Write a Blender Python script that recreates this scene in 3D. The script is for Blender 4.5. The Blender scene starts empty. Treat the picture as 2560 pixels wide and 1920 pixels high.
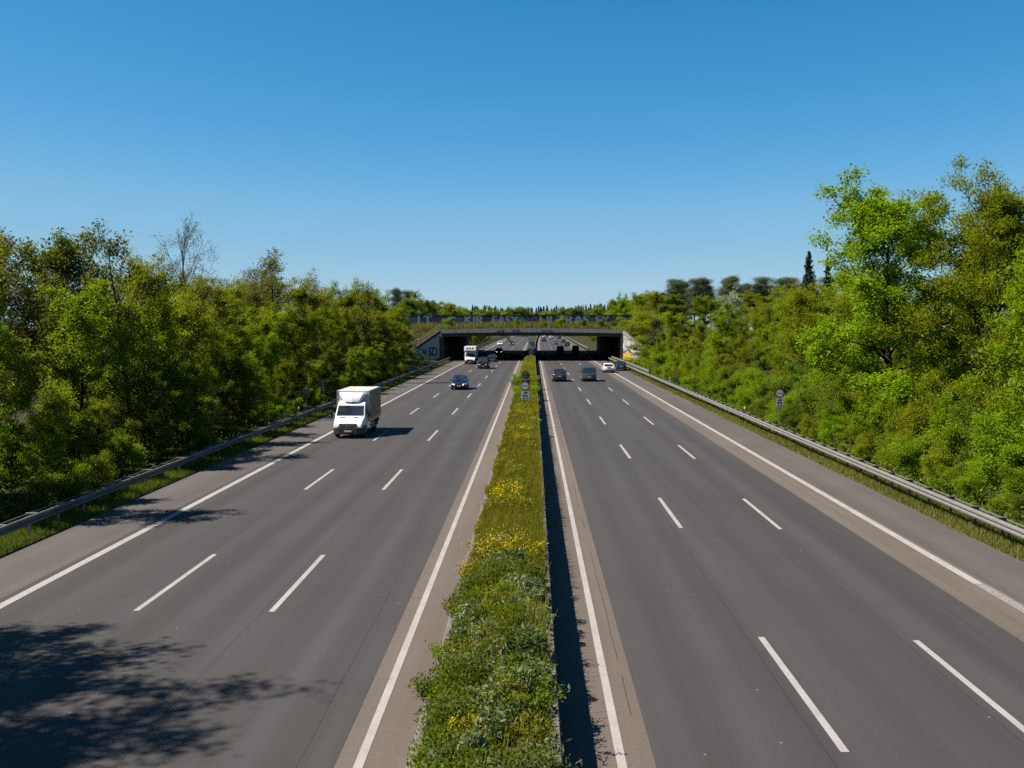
import bpy, bmesh, math, random
import numpy as np
from mathutils import Vector, Matrix
R = math.radians
C = bpy.context.scene.collection
random.seed(7)

# ------------------------------------------------------------------ helpers
def prop(o, label=None, cat=None, group=None, kind=None):
    if label: o['label'] = label
    if cat: o['category'] = cat
    if group: o['group'] = group
    if kind: o['kind'] = kind
    return o

def empty(name, loc=(0, 0, 0), rz=0.0, parent=None):
    o = bpy.data.objects.new(name, None)
    o.empty_display_size = 0.3
    C.objects.link(o); o.location = loc; o.rotation_euler = (0, 0, rz)
    if parent: o.parent = parent
    return o

def thing(name, label, cat, loc=(0, 0, 0), rz=0.0, group=None):
    return prop(empty(name, loc, rz), label, cat, group)

class MB:
    """collects shapes and links them as one mesh object"""
    def __init__(s): s.v = []; s.f = []; s.m = []
    def add(s, V, F, mi=0):
        b = len(s.v); s.v.extend([tuple(p) for p in V])
        for f in F: s.f.append([b + i for i in f]); s.m.append(mi)
        return s
    def box(s, x0, x1, y0, y1, z0, z1, mi=0):
        V = [(x0, y0, z0), (x1, y0, z0), (x1, y1, z0), (x0, y1, z0), (x0, y0, z1), (x1, y0, z1), (x1, y1, z1), (x0, y1, z1)]
        return s.add(V, [(0, 3, 2, 1), (4, 5, 6, 7), (0, 1, 5, 4), (1, 2, 6, 5), (2, 3, 7, 6), (3, 0, 4, 7)], mi)
    def tube(s, P, r, n=8, mi=0, cap=True):
        P = [Vector(p) for p in P]; r = r if hasattr(r, '__len__') else [r] * len(P)
        V = []; F = []
        for i, p in enumerate(P):
            t = (P[min(i + 1, len(P) - 1)] - P[max(i - 1, 0)]).normalized()
            a = t.orthogonal().normalized() if i == 0 else (a - a.dot(t) * t).normalized()
            b = t.cross(a)
            for k in range(n):
                w = 2 * math.pi * k / n
                V.append(p + (a * math.cos(w) + b * math.sin(w)) * r[i])
        for i in range(len(P) - 1):
            for k in range(n):
                k2 = (k + 1) % n
                F.append((i * n + k, i * n + k2, (i + 1) * n + k2, (i + 1) * n + k))
        if cap: F += [tuple(reversed(range(n))), tuple(range((len(P) - 1) * n, len(P) * n))]
        return s.add(V, F, mi)
    def loft(s, rings, mi=0, cap=True):
        n = len(rings[0]); V = [p for r in rings for p in r]; F = []
        for i in range(len(rings) - 1):
            for k in range(n):
                k2 = (k + 1) % n
                F.append((i * n + k, i * n + k2, (i + 1) * n + k2, (i + 1) * n + k))
        if cap: F += [tuple(reversed(range(n))), tuple(range((len(rings) - 1) * n, len(rings) * n))]
        return s.add(V, F, mi)
    def prism(s, poly, axis, a, b, mi=0):
        """poly of 2-D points extruded along axis from a to b ('x': (y,z), 'y': (x,z), 'z': (x,y))"""
        def pt(q, c):
            return (c, q[0], q[1]) if axis == 'x' else ((q[0], c, q[1]) if axis == 'y' else (q[0], q[1], c))
        return s.loft([[pt(q, a) for q in poly], [pt(q, b) for q in poly]], mi)
    def panel(s, A, B, Cc, D, inset=(0.06, 0.06), out=0.006, thick=0.02, mi=0):
        """a plate lying on quad ABCD (counter-clockwise seen from outside), inset in metres"""
        A, B, Cc, D = map(Vector, (A, B, Cc, D))
        n = (B - A).cross(D - A).normalized()
        def q(u, v): return (A * (1 - u) + B * u) * (1 - v) + (D * (1 - u) + Cc * u) * v
        lu = max((B - A).length, 1e-3); lv = max((D - A).length, 1e-3)
        u, v = inset[0] / lu, inset[1] / lv
        Q = [q(u, v), q(1 - u, v), q(1 - u, 1 - v), q(u, 1 - v)]
        V = [p + n * out for p in Q] + [p - n * thick for p in Q]
        return s.add(V, [(0, 1, 2, 3), (7, 6, 5, 4), (0, 4, 5, 1), (1, 5, 6, 2), (2, 6, 7, 3), (3, 7, 4, 0)], mi)
    def build(s, name, mats, parent=None, smooth=False, bevel=0.0, seg=2):
        me = bpy.data.meshes.new(name)
        me.from_pydata(s.v, [], s.f)
        for m in (mats if isinstance(mats, (list, tuple)) else [mats]): me.materials.append(m)
        me.polygons.foreach_set('material_index', s.m)
        bm = bmesh.new(); bm.from_mesh(me)
        bmesh.ops.recalc_face_normals(bm, faces=bm.faces[:])
        if bevel:
            ed = [e for e in bm.edges if len(e.link_faces) == 2 and e.calc_face_angle(0) > R(25)]
            bmesh.ops.bevel(bm, geom=ed, offset=bevel, segments=seg, affect='EDGES', profile=0.6, clamp_overlap=True)
        bm.to_mesh(me); bm.free()
        if smooth: me.polygons.foreach_set('use_smooth', [True] * len(me.polygons))
        me.update()
        o = bpy.data.objects.new(name, me); C.objects.link(o)
        if parent: o.parent = parent
        return o

def np_mesh(name, V, F, mats, tint=None, smooth=False):
    me = bpy.data.meshes.new(name)
    V = np.asarray(V, np.float32); F = np.asarray(F, np.int32); k = F.shape[1]
    me.vertices.add(len(V)); me.vertices.foreach_set('co', V.ravel())
    me.loops.add(F.size); me.loops.foreach_set('vertex_index', F.ravel())
    me.polygons.add(len(F)); me.polygons.foreach_set('loop_start', np.arange(0, F.size, k, dtype=np.int32))
    for m in (mats if isinstance(mats, (list, tuple)) else [mats]): me.materials.append(m)
    if tint is not None:
        a = me.attributes.new('tint', 'FLOAT', 'FACE'); a.data.foreach_set('value', np.asarray(tint, np.float32))
    if smooth: me.polygons.foreach_set('use_smooth', [True] * len(F))
    me.update(calc_edges=True); me.validate()
    return me

def mesh_obj(name, me, parent=None, loc=None):
    o = bpy.data.objects.new(name, me); C.objects.link(o)
    if parent: o.parent = parent
    if loc: o.location = loc
    return o

# ------------------------------------------------------------------ materials
class NT:
    def __init__(s, m): s.t = m.node_tree; s.t.nodes.clear()
    def n(s, typ, **kw):
        nd = s.t.nodes.new(typ)
        for k, v in kw.items():
            if k.startswith('i_'):
                key = k[2:]
                key = int(key) if key.isdigit() else key.replace('_', ' ')
                nd.inputs[key].default_value = v
            else: setattr(nd, k, v)
        return nd
    def l(s, a, b): s.t.links.new(a, b)
    def math(s, op, a, b=None, c=None):
        nd = s.n('ShaderNodeMath', operation=op)
        for i, q in enumerate((a, b, c)):
            if q is None: continue
            if isinstance(q, (int, float)): nd.inputs[i].default_value = q
            else: s.l(q, nd.inputs[i])
        return nd.outputs[0]
    def mix(s, fac, a, b, mode='MIX'):
        nd = s.n('ShaderNodeMix', data_type='RGBA', blend_type=mode)
        for i, q in ((0, fac), (6, a), (7, b)):
            if isinstance(q, (int, float)): nd.inputs[i].default_value = q
            elif isinstance(q, tuple): nd.inputs[i].default_value = (*q, 1)
            else: s.l(q, nd.inputs[i])
        return nd.outputs[2]
    def noise(s, vec, scale, detail=3, rough=0.55):
        nd = s.n('ShaderNodeTexNoise', i_Scale=scale, i_Detail=detail, i_Roughness=rough)
        if vec is not None: s.l(vec, nd.inputs['Vector'])
        return nd.outputs[0]
    def maprange(s, v, a, b, c=0.0, d=1.0):
        nd = s.n('ShaderNodeMapRange')
        s.l(v, nd.inputs[0])
        for i, q in enumerate((a, b, c, d)): nd.inputs[i + 1].default_value = q
        return nd.outputs[0]
    def coords(s, scale=(1, 1, 1)):
        g = s.n('ShaderNodeNewGeometry')
        mp = s.n('ShaderNodeMapping'); mp.inputs['Scale'].default_value = scale
        s.l(g.outputs['Position'], mp.inputs['Vector'])
        return mp.outputs[0]
    def ocoords(s, scale=(1, 1, 1)):
        g = s.n('ShaderNodeTexCoord')
        mp = s.n('ShaderNodeMapping'); mp.inputs['Scale'].default_value = scale
        s.l(g.outputs['Object'], mp.inputs['Vector'])
        return mp.outputs[0]

AL = 0.5        # the picture is exposed one stop up, so surfaces carry their real, darker base colours
def dk(c, k=None): return tuple(q * (AL if k is None else k) for q in c)
def newmat(name):
    m = bpy.data.materials.new(name); m.use_nodes = True
    return m, NT(m)

def simple(name, col, rough=0.6, metal=0.0, var=0.15, scale=6.0, coat=0.0, spec=0.5, dirt=None, dirt_amt=0.0, bump=0.0, al=None):
    col = dk(col, al); dirt = dk(dirt, al) if dirt else None
    m, t = newmat(name)
    b = t.n('ShaderNodeBsdfPrincipled', i_Roughness=rough, i_Metallic=metal)
    b.inputs['Coat Weight'].default_value = coat; b.inputs['Coat Roughness'].default_value = 0.08
    b.inputs['Specular IOR Level'].default_value = spec
    v = t.ocoords()
    nz = t.noise(v, scale, 4)
    c = t.mix(t.maprange(nz, 0.3, 0.7), tuple(x * (1 - var) for x in col), tuple(min(1, x * (1 + var)) for x in col))
    if dirt:
        nd = t.noise(v, scale * 0.35, 6, 0.65)
        c = t.mix(t.maprange(nd, 0.45, 0.75, 0.0, dirt_amt), c, dirt)
    t.l(c, b.inputs['Base Color'])
    if bump:
        bp = t.n('ShaderNodeBump', i_Strength=bump, i_Distance=0.02); t.l(t.noise(v, scale * 6, 4), bp.inputs['Height'])
        t.l(bp.outputs[0], b.inputs['Normal'])
    o = t.n('ShaderNodeOutputMaterial'); t.l(b.outputs[0], o.inputs[0])
    return m

def leafmat(name, c1, c2, c3, trans=0.35, rough=0.5, sat=1.0):
    """leaf: tint attribute and the individual plant pick the hue; light passes through the blade"""
    c1, c2, c3 = dk(c1), dk(c2), dk(c3)
    m, t = newmat(name)
    at = t.n('ShaderNodeAttribute', attribute_name='tint')
    oi = t.n('ShaderNodeObjectInfo')
    c = t.mix(t.maprange(at.outputs['Fac'], 0.0, 0.6), c1, c2)
    c = t.mix(t.maprange(at.outputs['Fac'], 0.6, 1.0), c, c3)
    hs = t.n('ShaderNodeHueSaturation')
    t.l(t.maprange(oi.outputs['Random'], 0, 1, 0.488, 0.512), hs.inputs['Hue'])
    t.l(t.maprange(oi.outputs['Random'], 0, 1, 0.80, 1.2), hs.inputs['Value'])
    hs.inputs['Saturation'].default_value = sat
    t.l(c, hs.inputs['Color'])
    b = t.n('ShaderNodeBsdfPrincipled', i_Roughness=rough); b.inputs['Specular IOR Level'].default_value = 0.12
    t.l(hs.outputs[0], b.inputs['Base Color'])
    tr = t.n('ShaderNodeBsdfTranslucent')
    tc = t.mix(1.0, hs.outputs[0], (1.5, 1.45, 0.7), 'MULTIPLY'); t.l(tc, tr.inputs['Color'])
    mx = t.n('ShaderNodeMixShader', i_0=trans); t.l(b.outputs[0], mx.inputs[1]); t.l(tr.outputs[0], mx.inputs[2])
    o = t.n('ShaderNodeOutputMaterial'); t.l(mx.outputs[0], o.inputs[0])
    return m

def asphalt(name, c_dark, c_light, seams=(), cracks=True, streak=(1.3, 0.02, 1), speck=True, lane=None):
    c_dark, c_light = dk(c_dark), dk(c_light)
    m, t = newmat(name)
    P = t.coords(); sep = t.n('ShaderNodeSeparateXYZ'); t.l(P, sep.inputs[0]); X, Y = sep.outputs[0], sep.outputs[1]
    st = t.noise(t.coords(streak), 1.0, 3, 0.5)
    c = t.mix(t.maprange(st, 0.32, 0.68), c_dark, c_light)
    if lane:       # tyres polish two paths along each lane
        u = t.math('SUBTRACT', X, lane[0]); u = t.math('ADD', u, t.math('MULTIPLY', t.math('SUBTRACT', t.noise(t.coords((0.1, 0.03, 0)), 1.0, 2), 0.5), 0.5))
        k = t.math('COSINE', t.math('MULTIPLY', u, 2 * math.pi / (lane[1] / 2)))
        c = t.mix(t.maprange(k, -1, 1, 0.0, 1.0), t.mix(1.0, c, (0.89, 0.885, 0.88), 'MULTIPLY'), t.mix(1.0, c, (1.08, 1.085, 1.10), 'MULTIPLY'))
        oil = t.math('COSINE', t.math('MULTIPLY', u, 2 * math.pi / lane[1]))
        c = t.mix(t.math('MULTIPLY', t.maprange(oil, -1.0, -0.55, 1.0, 0.0), t.maprange(t.noise(t.coords((0.5, 0.05, 1)), 1.0, 4, 0.65), 0.4, 0.7, 0.0, 0.35)), c, dk((0.05, 0.046, 0.044)))
    bl = t.noise(P, 0.22, 4, 0.6)
    c = t.mix(t.maprange(bl, 0.35, 0.7, 0.0, 0.35), c, tuple(q * 0.8 for q in c_dark[:1]) + (c_dark[1] * 0.78, c_dark[2] * 0.74))
    gr = t.noise(P, 38.0, 3, 0.7)
    c = t.mix(t.maprange(gr, 0.25, 0.75, 0.0, 1.0), t.mix(1.0, c, (0.72, 0.72, 0.72), 'MULTIPLY'), t.mix(1.0, c, (1.28, 1.27, 1.25), 'MULTIPLY'))
    g2 = t.noise(P, 11.0, 5, 0.8)
    c = t.mix(t.maprange(g2, 0.3, 0.7), t.mix(1.0, c, (0.84, 0.84, 0.84), 'MULTIPLY'), t.mix(1.0, c, (1.16, 1.16, 1.15), 'MULTIPLY'))
    if speck:
        vo = t.n('ShaderNodeTexVoronoi', i_Scale=1.7); t.l(P, vo.inputs['Vector'])
        sp = t.math('LESS_THAN', vo.outputs['Distance'], 0.045)
        sp = t.math('MULTIPLY', sp, t.math('GREATER_THAN', t.noise(P, 0.9, 1), 0.53))
        c = t.mix(t.math('MULTIPLY', sp, 0.7), c, dk((0.42, 0.40, 0.37)))
    wob = t.noise(t.coords((0.0, 0.35, 0)), 1.0, 3)
    dark = None
    for sx in seams:
        d = t.math('ABSOLUTE', t.math('SUBTRACT', t.math('ADD', X, t.math('MULTIPLY', t.math('SUBTRACT', wob, 0.5), 0.10)), sx))
        k = t.math('MULTIPLY', t.math('LESS_THAN', d, 0.012), t.math('GREATER_THAN', t.noise(t.coords((0.2, 0.12, 1)), 1.0, 2), 0.44))
        dark = k if dark is None else t.math('MAXIMUM', dark, k)
    if cracks:
        w2 = t.noise(t.coords((0.8, 0.0, 0)), 1.0, 4, 0.7)
        ph = t.math('PINGPONG', t.math('ADD', Y, t.math('MULTIPLY', w2, 0.5)), 6.3)
        k = t.math('MULTIPLY', t.math('LESS_THAN', ph, 0.011), t.math('GREATER_THAN', t.noise(t.coords((0.16, 0.05, 1)), 1.0, 1), 0.5))
        dark = k if dark is None else t.math('MAXIMUM', dark, k)
    if dark is not None: c = t.mix(t.math('MULTIPLY', dark, 0.55), c, dk((0.022, 0.021, 0.02)))
    b = t.n('ShaderNodeBsdfPrincipled', i_Roughness=0.82); b.inputs['Specular IOR Level'].default_value = 0.3
    t.l(c, b.inputs['Base Color'])
    bp = t.n('ShaderNodeBump', i_Strength=0.25, i_Distance=0.01); t.l(gr, bp.inputs['Height']); t.l(bp.outputs[0], b.inputs['Normal'])
    o = t.n('ShaderNodeOutputMaterial'); t.l(b.outputs[0], o.inputs[0])
    return m

def glass(name, col=(0.012, 0.017, 0.022)):
    m, t = newmat(name)
    b = t.n('ShaderNodeBsdfPrincipled', i_Roughness=0.06); b.inputs['Specular IOR Level'].default_value = 0.7
    nz = t.noise(t.ocoords(), 2.2, 2)
    t.l(t.mix(t.maprange(nz, 0.35, 0.65), col, tuple(q * 2.4 for q in col)), b.inputs['Base Color'])
    o = t.n('ShaderNodeOutputMaterial'); t.l(b.outputs[0], o.inputs[0])
    return m

def lamp(name, col, strength):
    m, t = newmat(name)
    e = t.n('ShaderNodeEmission', i_Strength=strength); e.inputs[0].default_value = (*col, 1)
    o = t.n('ShaderNodeOutputMaterial'); t.l(e.outputs[0], o.inputs[0])
    return m

def paint_line(name):
    m, t = newmat(name)
    P = t.coords()
    b = t.n('ShaderNodeBsdfPrincipled', i_Roughness=0.7); b.inputs['Specular IOR Level'].default_value = 0.3
    n1 = t.noise(P, 30, 3, 0.7); n2 = t.noise(P, 1.1, 4, 0.6)
    c = t.mix(t.maprange(n2, 0.3, 0.7), dk((0.52, 0.495, 0.47)), dk((0.66, 0.635, 0.61)))
    c = t.mix(t.maprange(t.noise(P, 7.0, 5, 0.75), 0.55, 0.68, 0, 0.55), c, dk((0.27, 0.25, 0.235)))
    c = t.mix(t.maprange(n1, 0.54, 0.72, 0, 0.75), c, dk((0.24, 0.22, 0.21)))
    t.l(c, b.inputs['Base Color'])
    o = t.n('ShaderNodeOutputMaterial'); t.l(b.outputs[0], o.inputs[0])
    return m

def ground_mat():
    m, t = newmat('forest_floor')
    P = t.coords()
    a = t.noise(P, 0.35, 5, 0.6); b_ = t.noise(P, 5.0, 4, 0.7)
    c = t.mix(t.maprange(b_, 0.3, 0.7), dk((0.045, 0.033, 0.02)), dk((0.12, 0.09, 0.055)))
    c = t.mix(t.maprange(a, 0.42, 0.62), c, t.mix(t.maprange(b_, 0.3, 0.7), dk((0.03, 0.05, 0.012)), dk((0.075, 0.10, 0.025))))
    b = t.n('ShaderNodeBsdfPrincipled', i_Roughness=0.95); b.inputs['Specular IOR Level'].default_value = 0.1
    t.l(c, b.inputs['Base Color'])
    bp = t.n('ShaderNodeBump', i_Strength=0.6, i_Distance=0.06); t.l(b_, bp.inputs['Height']); t.l(bp.outputs[0], b.inputs['Normal'])
    o = t.n('ShaderNodeOutputMaterial'); t.l(b.outputs[0], o.inputs[0])
    return m

def concrete(name, c1, c2, stain=(0.05, 0.05, 0.05), amt=0.6, streaks=True):
    c1, c2, stain = dk(c1, 0.62), dk(c2, 0.62), dk(stain, 0.62)
    m, t = newmat(name)
    P = t.coords(); sx = t.coords((1.1, 1.1, 0.12))
    n1 = t.noise(P, 1.2, 5, 0.6); n2 = t.noise(sx, 1.6, 4, 0.6); n3 = t.noise(P, 16, 3, 0.6)
    c = t.mix(t.maprange(n1, 0.3, 0.7), c1, c2)
    c = t.mix(t.maprange(n3, 0.3, 0.8, 0, 0.25), c, tuple(q * 0.6 for q in c1))
    if streaks: c = t.mix(t.maprange(n2, 0.5, 0.72, 0, amt), c, stain)
    b = t.n('ShaderNodeBsdfPrincipled', i_Roughness=0.9); b.inputs['Specular IOR Level'].default_value = 0.2
    t.l(c, b.inputs['Base Color'])
    o = t.n('ShaderNodeOutputMaterial'); t.l(b.outputs[0], o.inputs[0])
    return m

def graffiti_base():
    """paint laid over paint on the long barrier: dark teal ground with purple, blue and green fields"""
    m, t = newmat('graffiti_paint')
    P = t.coords((0.22, 1, 0.35))
    vo = t.n('ShaderNodeTexVoronoi', i_Scale=1.0); vo.inputs['Randomness'].default_value = 1
    wv = t.n('ShaderNodeVectorMath', operation='ADD'); t.l(P, wv.inputs[0])
    nz = t.n('ShaderNodeTexNoise', i_Scale=2.5); t.l(t.coords(), nz.inputs['Vector']); t.l(nz.outputs[1], wv.inputs[1])
    t.l(wv.outputs[0], vo.inputs['Vector'])
    cr = t.n('ShaderNodeValToRGB'); cr.color_ramp.interpolation = 'CONSTANT'
    el = cr.color_ramp.elements
    el[0].color = (0.010, 0.020, 0.025, 1); el[1].position = 0.3; el[1].color = (0.022, 0.045, 0.052, 1)
    for p, cc in ((0.45, (0.045, 0.028, 0.055)), (0.58, (0.02, 0.055, 0.045)), (0.72, (0.07, 0.11, 0.14)), (0.86, (0.015, 0.025, 0.04))):
        e = el.new(p); e.color = (*dk(cc, 0.5), 1)
    sp = t.n('ShaderNodeSeparateColor'); t.l(vo.outputs['Color'], sp.inputs[0]); t.l(sp.outputs[0], cr.inputs[0])
    hl = t.math('PINGPONG', t.n('ShaderNodeSeparateXYZ').outputs[2], 0.2)
    b = t.n('ShaderNodeBsdfPrincipled', i_Roughness=0.7)
    t.l(cr.outputs[0], b.inputs['Base Color'])
    o = t.n('ShaderNodeOutputMaterial'); t.l(b.outputs[0], o.inputs[0])
    return m

M = {}
M['road'] = asphalt('asphalt', (0.082, 0.0755, 0.0755), (0.105, 0.100, 0.102), lane=(-12.05, 3.55), seams=(-10.35, -6.9, -3.9, 5.0, 8.55, 10.6))
M['shoulder'] = asphalt('old_asphalt', (0.135, 0.120, 0.112), (0.185, 0.168, 0.158), seams=(12.85,), cracks=False, streak=(0.9, 0.03, 1))
M['strip'] = asphalt('concrete_strip', (0.19, 0.155, 0.13), (0.245, 0.205, 0.175), seams=(1.85, 11.9), cracks=True, streak=(1.2, 0.03, 1))
M['line'] = paint_line('road_paint')
M['ground'] = ground_mat()
M['kerb'] = concrete('kerb_concrete', (0.20, 0.17, 0.15), (0.27, 0.235, 0.21), (0.08, 0.075, 0.06), 0.5)
M['concrete'] = concrete('bridge_concrete', (0.38, 0.37, 0.34), (0.50, 0.48, 0.44), (0.10, 0.095, 0.085), 0.55)
M['concrete_dark'] = concrete('dark_concrete', (0.10, 0.085, 0.075), (0.15, 0.125, 0.11), (0.04, 0.035, 0.03), 0.5)  # darker brown-grey concrete for deck, abutments and left coping
M['wall_white'] = concrete('painted_wall', (0.50, 0.52, 0.54), (0.62, 0.64, 0.66), (0.30, 0.32, 0.34), 0.35)
M['wall_grey'] = concrete('graffiti_wall_grey', (0.42, 0.41, 0.43), (0.58, 0.57, 0.58), (0.75, 0.74, 0.74), 0.5)
M['coping'] = concrete('coping_stone', (0.36, 0.34, 0.29), (0.45, 0.42, 0.36), (0.2, 0.19, 0.15), 0.4)
M['black_paint'] = simple('black_paint', (0.018, 0.022, 0.03), 0.7)
M['graffiti'] = graffiti_base()
for nm, cc in (('ink_blue', (0.012, 0.035, 0.085)), ('ink_teal', (0.015, 0.12, 0.18)), ('ink_pale', (0.21, 0.29, 0.34)), ('ink_lilac', (0.22, 0.24, 0.34)),
               ('ink_black', (0.012, 0.015, 0.022)), ('ink_yellow', (0.62, 0.40, 0.035)), ('ink_purple', (0.13, 0.08, 0.17)), ('ink_white', (0.72, 0.71, 0.70)),
               ('ink_green', (0.03, 0.13, 0.09)), ('ink_plum', (0.05, 0.018, 0.045))):
    M[nm] = simple(nm, cc, 0.75, var=0.2, scale=3, al=0.75)
M['steel'] = simple('galvanised_steel', (0.33, 0.315, 0.295), 0.5, 0.25, var=0.12, scale=3, dirt=(0.22, 0.19, 0.15), dirt_amt=0.5, al=0.62)
M['steel_dull'] = simple('weathered_steel', (0.20, 0.20, 0.19), 0.6, 0.3, var=0.2, scale=3, dirt=(0.10, 0.09, 0.07), dirt_amt=0.6, al=0.6)
M['post'] = simple('post_steel', (0.25, 0.245, 0.23), 0.55, 0.4)
M['rail_pale'] = simple('pale_rail_paint', (0.45, 0.42, 0.29), 0.6)
M['rail_dark'] = simple('dark_rail_paint', (0.05, 0.055, 0.05), 0.6)
M['bark'] = simple('bark', (0.055, 0.043, 0.032), 0.95, var=0.45, scale=14, spec=0.1, bump=0.6)
M['bark_pale'] = simple('pale_bark', (0.13, 0.115, 0.095), 0.95, var=0.4, scale=14, spec=0.1, bump=0.5)
M['bark_pine'] = simple('pine_bark', (0.085, 0.05, 0.032), 0.95, var=0.4, scale=10, spec=0.1, bump=0.5)
M['sign_white'] = simple('sign_white', (0.62, 0.64, 0.66), 0.45, var=0.04, al=0.75)
M['sign_red'] = simple('sign_red', (0.36, 0.014, 0.02), 0.45, var=0.06)
M['sign_black'] = simple('sign_black', (0.012, 0.012, 0.014), 0.5, var=0.05)
M['sign_back'] = simple('sign_back', (0.12, 0.125, 0.13), 0.5, 0.5, var=0.15)
M['sign_pole'] = simple('sign_pole', (0.30, 0.30, 0.27), 0.5, 0.5)
M['plastic_white'] = simple('white_plastic', (0.72, 0.72, 0.70), 0.5, var=0.06, al=0.8)
M['tyre'] = simple('tyre_rubber', (0.018, 0.018, 0.019), 0.85, var=0.3)
M['rim'] = simple('alloy', (0.45, 0.45, 0.46), 0.35, 0.8, var=0.1, al=0.8)
M['trim'] = simple('black_plastic', (0.020, 0.021, 0.023), 0.55, var=0.2)
M['bumper'] = simple('grey_plastic', (0.055, 0.058, 0.064), 0.55, var=0.15)
M['chrome'] = simple('chrome', (0.6, 0.6, 0.62), 0.2, 0.9, var=0.05, al=0.9)
M['glass'] = glass('car_glass')
M['lens'] = simple('clear_lens', (0.55, 0.57, 0.6), 0.15, 0.0, coat=1.0, var=0.1, al=0.8)
M['headlight'] = lamp('lit_headlight', (1.0, 0.96, 0.88), 2.6)
M['marker'] = lamp('lit_marker', (1.0, 0.5, 0.18), 0.8)
M['tail'] = simple('red_lens', (0.42, 0.012, 0.014), 0.25, coat=1.0, var=0.1)
M['plate'] = simple('number_plate', (0.70, 0.71, 0.70), 0.5, var=0.03, al=0.8)
M['plate_blue'] = simple('plate_blue', (0.02, 0.05, 0.3), 0.5)
PAINT = dict(white=(0.78, 0.78, 0.77), blue=(0.006, 0.026, 0.125), black=(0.010, 0.012, 0.016), grey=(0.065, 0.062, 0.072), steel=(0.085, 0.12, 0.15),
             navy=(0.014, 0.026, 0.10), silver=(0.34, 0.35, 0.36), dark=(0.022, 0.022, 0.026), brown=(0.04, 0.03, 0.026))
for k, cc in PAINT.items(): M['paint_' + k] = simple('car_paint_' + k, cc, 0.32, 0.15 if k not in ('white',) else 0.0, var=0.04, scale=1.5, coat=0.8, al=0.95 if k == 'white' else 0.7)
M['box_white'] = simple('box_panel_white', (0.60, 0.60, 0.58), 0.5, var=0.05, scale=1.2, dirt=(0.36, 0.34, 0.31), dirt_amt=0.5, al=0.85)

L_ = {}
L_['fresh'] = leafmat('leaf_fresh', (0.206, 0.312, 0.009), (0.312, 0.450, 0.014), (0.458, 0.564, 0.046), 0.46)
L_['bright'] = leafmat('leaf_bright', (0.214, 0.356, 0.008), (0.318, 0.486, 0.011), (0.467, 0.609, 0.039), 0.46)
L_['olive'] = leafmat('leaf_olive', (0.258, 0.324, 0.011), (0.360, 0.438, 0.014), (0.480, 0.528, 0.036), 0.46)
L_['oak'] = leafmat('leaf_oak', (0.248, 0.347, 0.009), (0.347, 0.462, 0.013), (0.462, 0.550, 0.033), 0.46)
L_['green'] = leafmat('leaf_green', (0.128, 0.195, 0.015), (0.195, 0.285, 0.024), (0.300, 0.375, 0.045), 0.46)
L_['brown'] = leafmat('leaf_brown', (0.198, 0.204, 0.036), (0.258, 0.264, 0.048), (0.300, 0.336, 0.042), 0.3)
L_['silver'] = leafmat('leaf_silver', (0.28, 0.36, 0.22), (0.50, 0.58, 0.44), (0.85, 0.90, 0.78), 0.2)
L_['pine'] = leafmat('needle_pine', (0.115, 0.150, 0.075), (0.175, 0.220, 0.110), (0.26, 0.30, 0.16), 0.12)
L_['spruce'] = leafmat('needle_spruce', (0.048, 0.082, 0.058), (0.082, 0.130, 0.086), (0.120, 0.168, 0.108), 0.1)
L_['hedge'] = leafmat('hedge_leaf', (0.245, 0.255, 0.020), (0.340, 0.345, 0.028), (0.43, 0.42, 0.07), 0.35)
L_['grass'] = leafmat('grass_blade', (0.12, 0.19, 0.016), (0.20, 0.27, 0.026), (0.38, 0.34, 0.10), 0.35)
L_['drygrass'] = leafmat('dry_grass_blade', (0.20, 0.23, 0.034), (0.29, 0.29, 0.06), (0.52, 0.39, 0.16), 0.3)
L_['sage'] = leafmat('sage_leaf', (0.116, 0.171, 0.048), (0.204, 0.270, 0.105), (0.506, 0.572, 0.374), 0.3)
L_['flower'] = leafmat('yellow_petal', (0.80, 0.56, 0.005), (0.95, 0.72, 0.01), (1.0, 0.85, 0.03), 0.3)
L_['cream'] = leafmat('cream_petal', (0.450, 0.470, 0.280), (0.550, 0.560, 0.360), (0.620, 0.620, 0.450), 0.3)
L_['litter'] = leafmat('dead_leaf', (0.160, 0.085, 0.045), (0.220, 0.120, 0.070), (0.280, 0.170, 0.100), 0.1)

# ------------------------------------------------------------------ camera, sky, sun
CAMZ = 7.26
cam = bpy.data.cameras.new('camera'); co = bpy.data.objects.new('camera', cam); C.objects.link(co)
cam.sensor_width = 36.0; cam.lens = 36.0 * 2050.0 / 2212.0; cam.clip_end = 6000; cam.clip_start = 0.1
pitch = math.atan(125.5 / 2050); yaw = math.atan(46 / 2050 * math.cos(pitch))
co.location = (0, 0, CAMZ); co.rotation_euler = (R(90) - pitch, 0, yaw)
S = bpy.context.scene; S.camera = co
S.view_settings.view_transform = 'Standard'; S.view_settings.look = 'None'; S.view_settings.exposure = 1.0; S.view_settings.gamma = 1.0
S.cycles.max_bounces = 6; S.cycles.transparent_max_bounces = 4; S.cycles.diffuse_bounces = 3; S.cycles.glossy_bounces = 2
S.cycles.use_denoising = False; S.cycles.sample_clamp_indirect = 2.0

SH = Vector((0.80, 0.105, -1.0)).normalized()          # direction in which sunlight travels
w = bpy.data.worlds.new('World'); S.world = w; w.use_nodes = True
nt = w.node_tree; nt.nodes.clear()
sky = nt.nodes.new('ShaderNodeTexSky'); sky.sky_type = 'NISHITA'; sky.sun_disc = False
sky.sun_elevation = math.asin(-SH.z)
sky.sun_rotation = math.atan2(-SH.x, -SH.y)
sky.altitude = 60; sky.air_density = 0.6; sky.dust_density = 0.0; sky.ozone_density = 5.0
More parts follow.
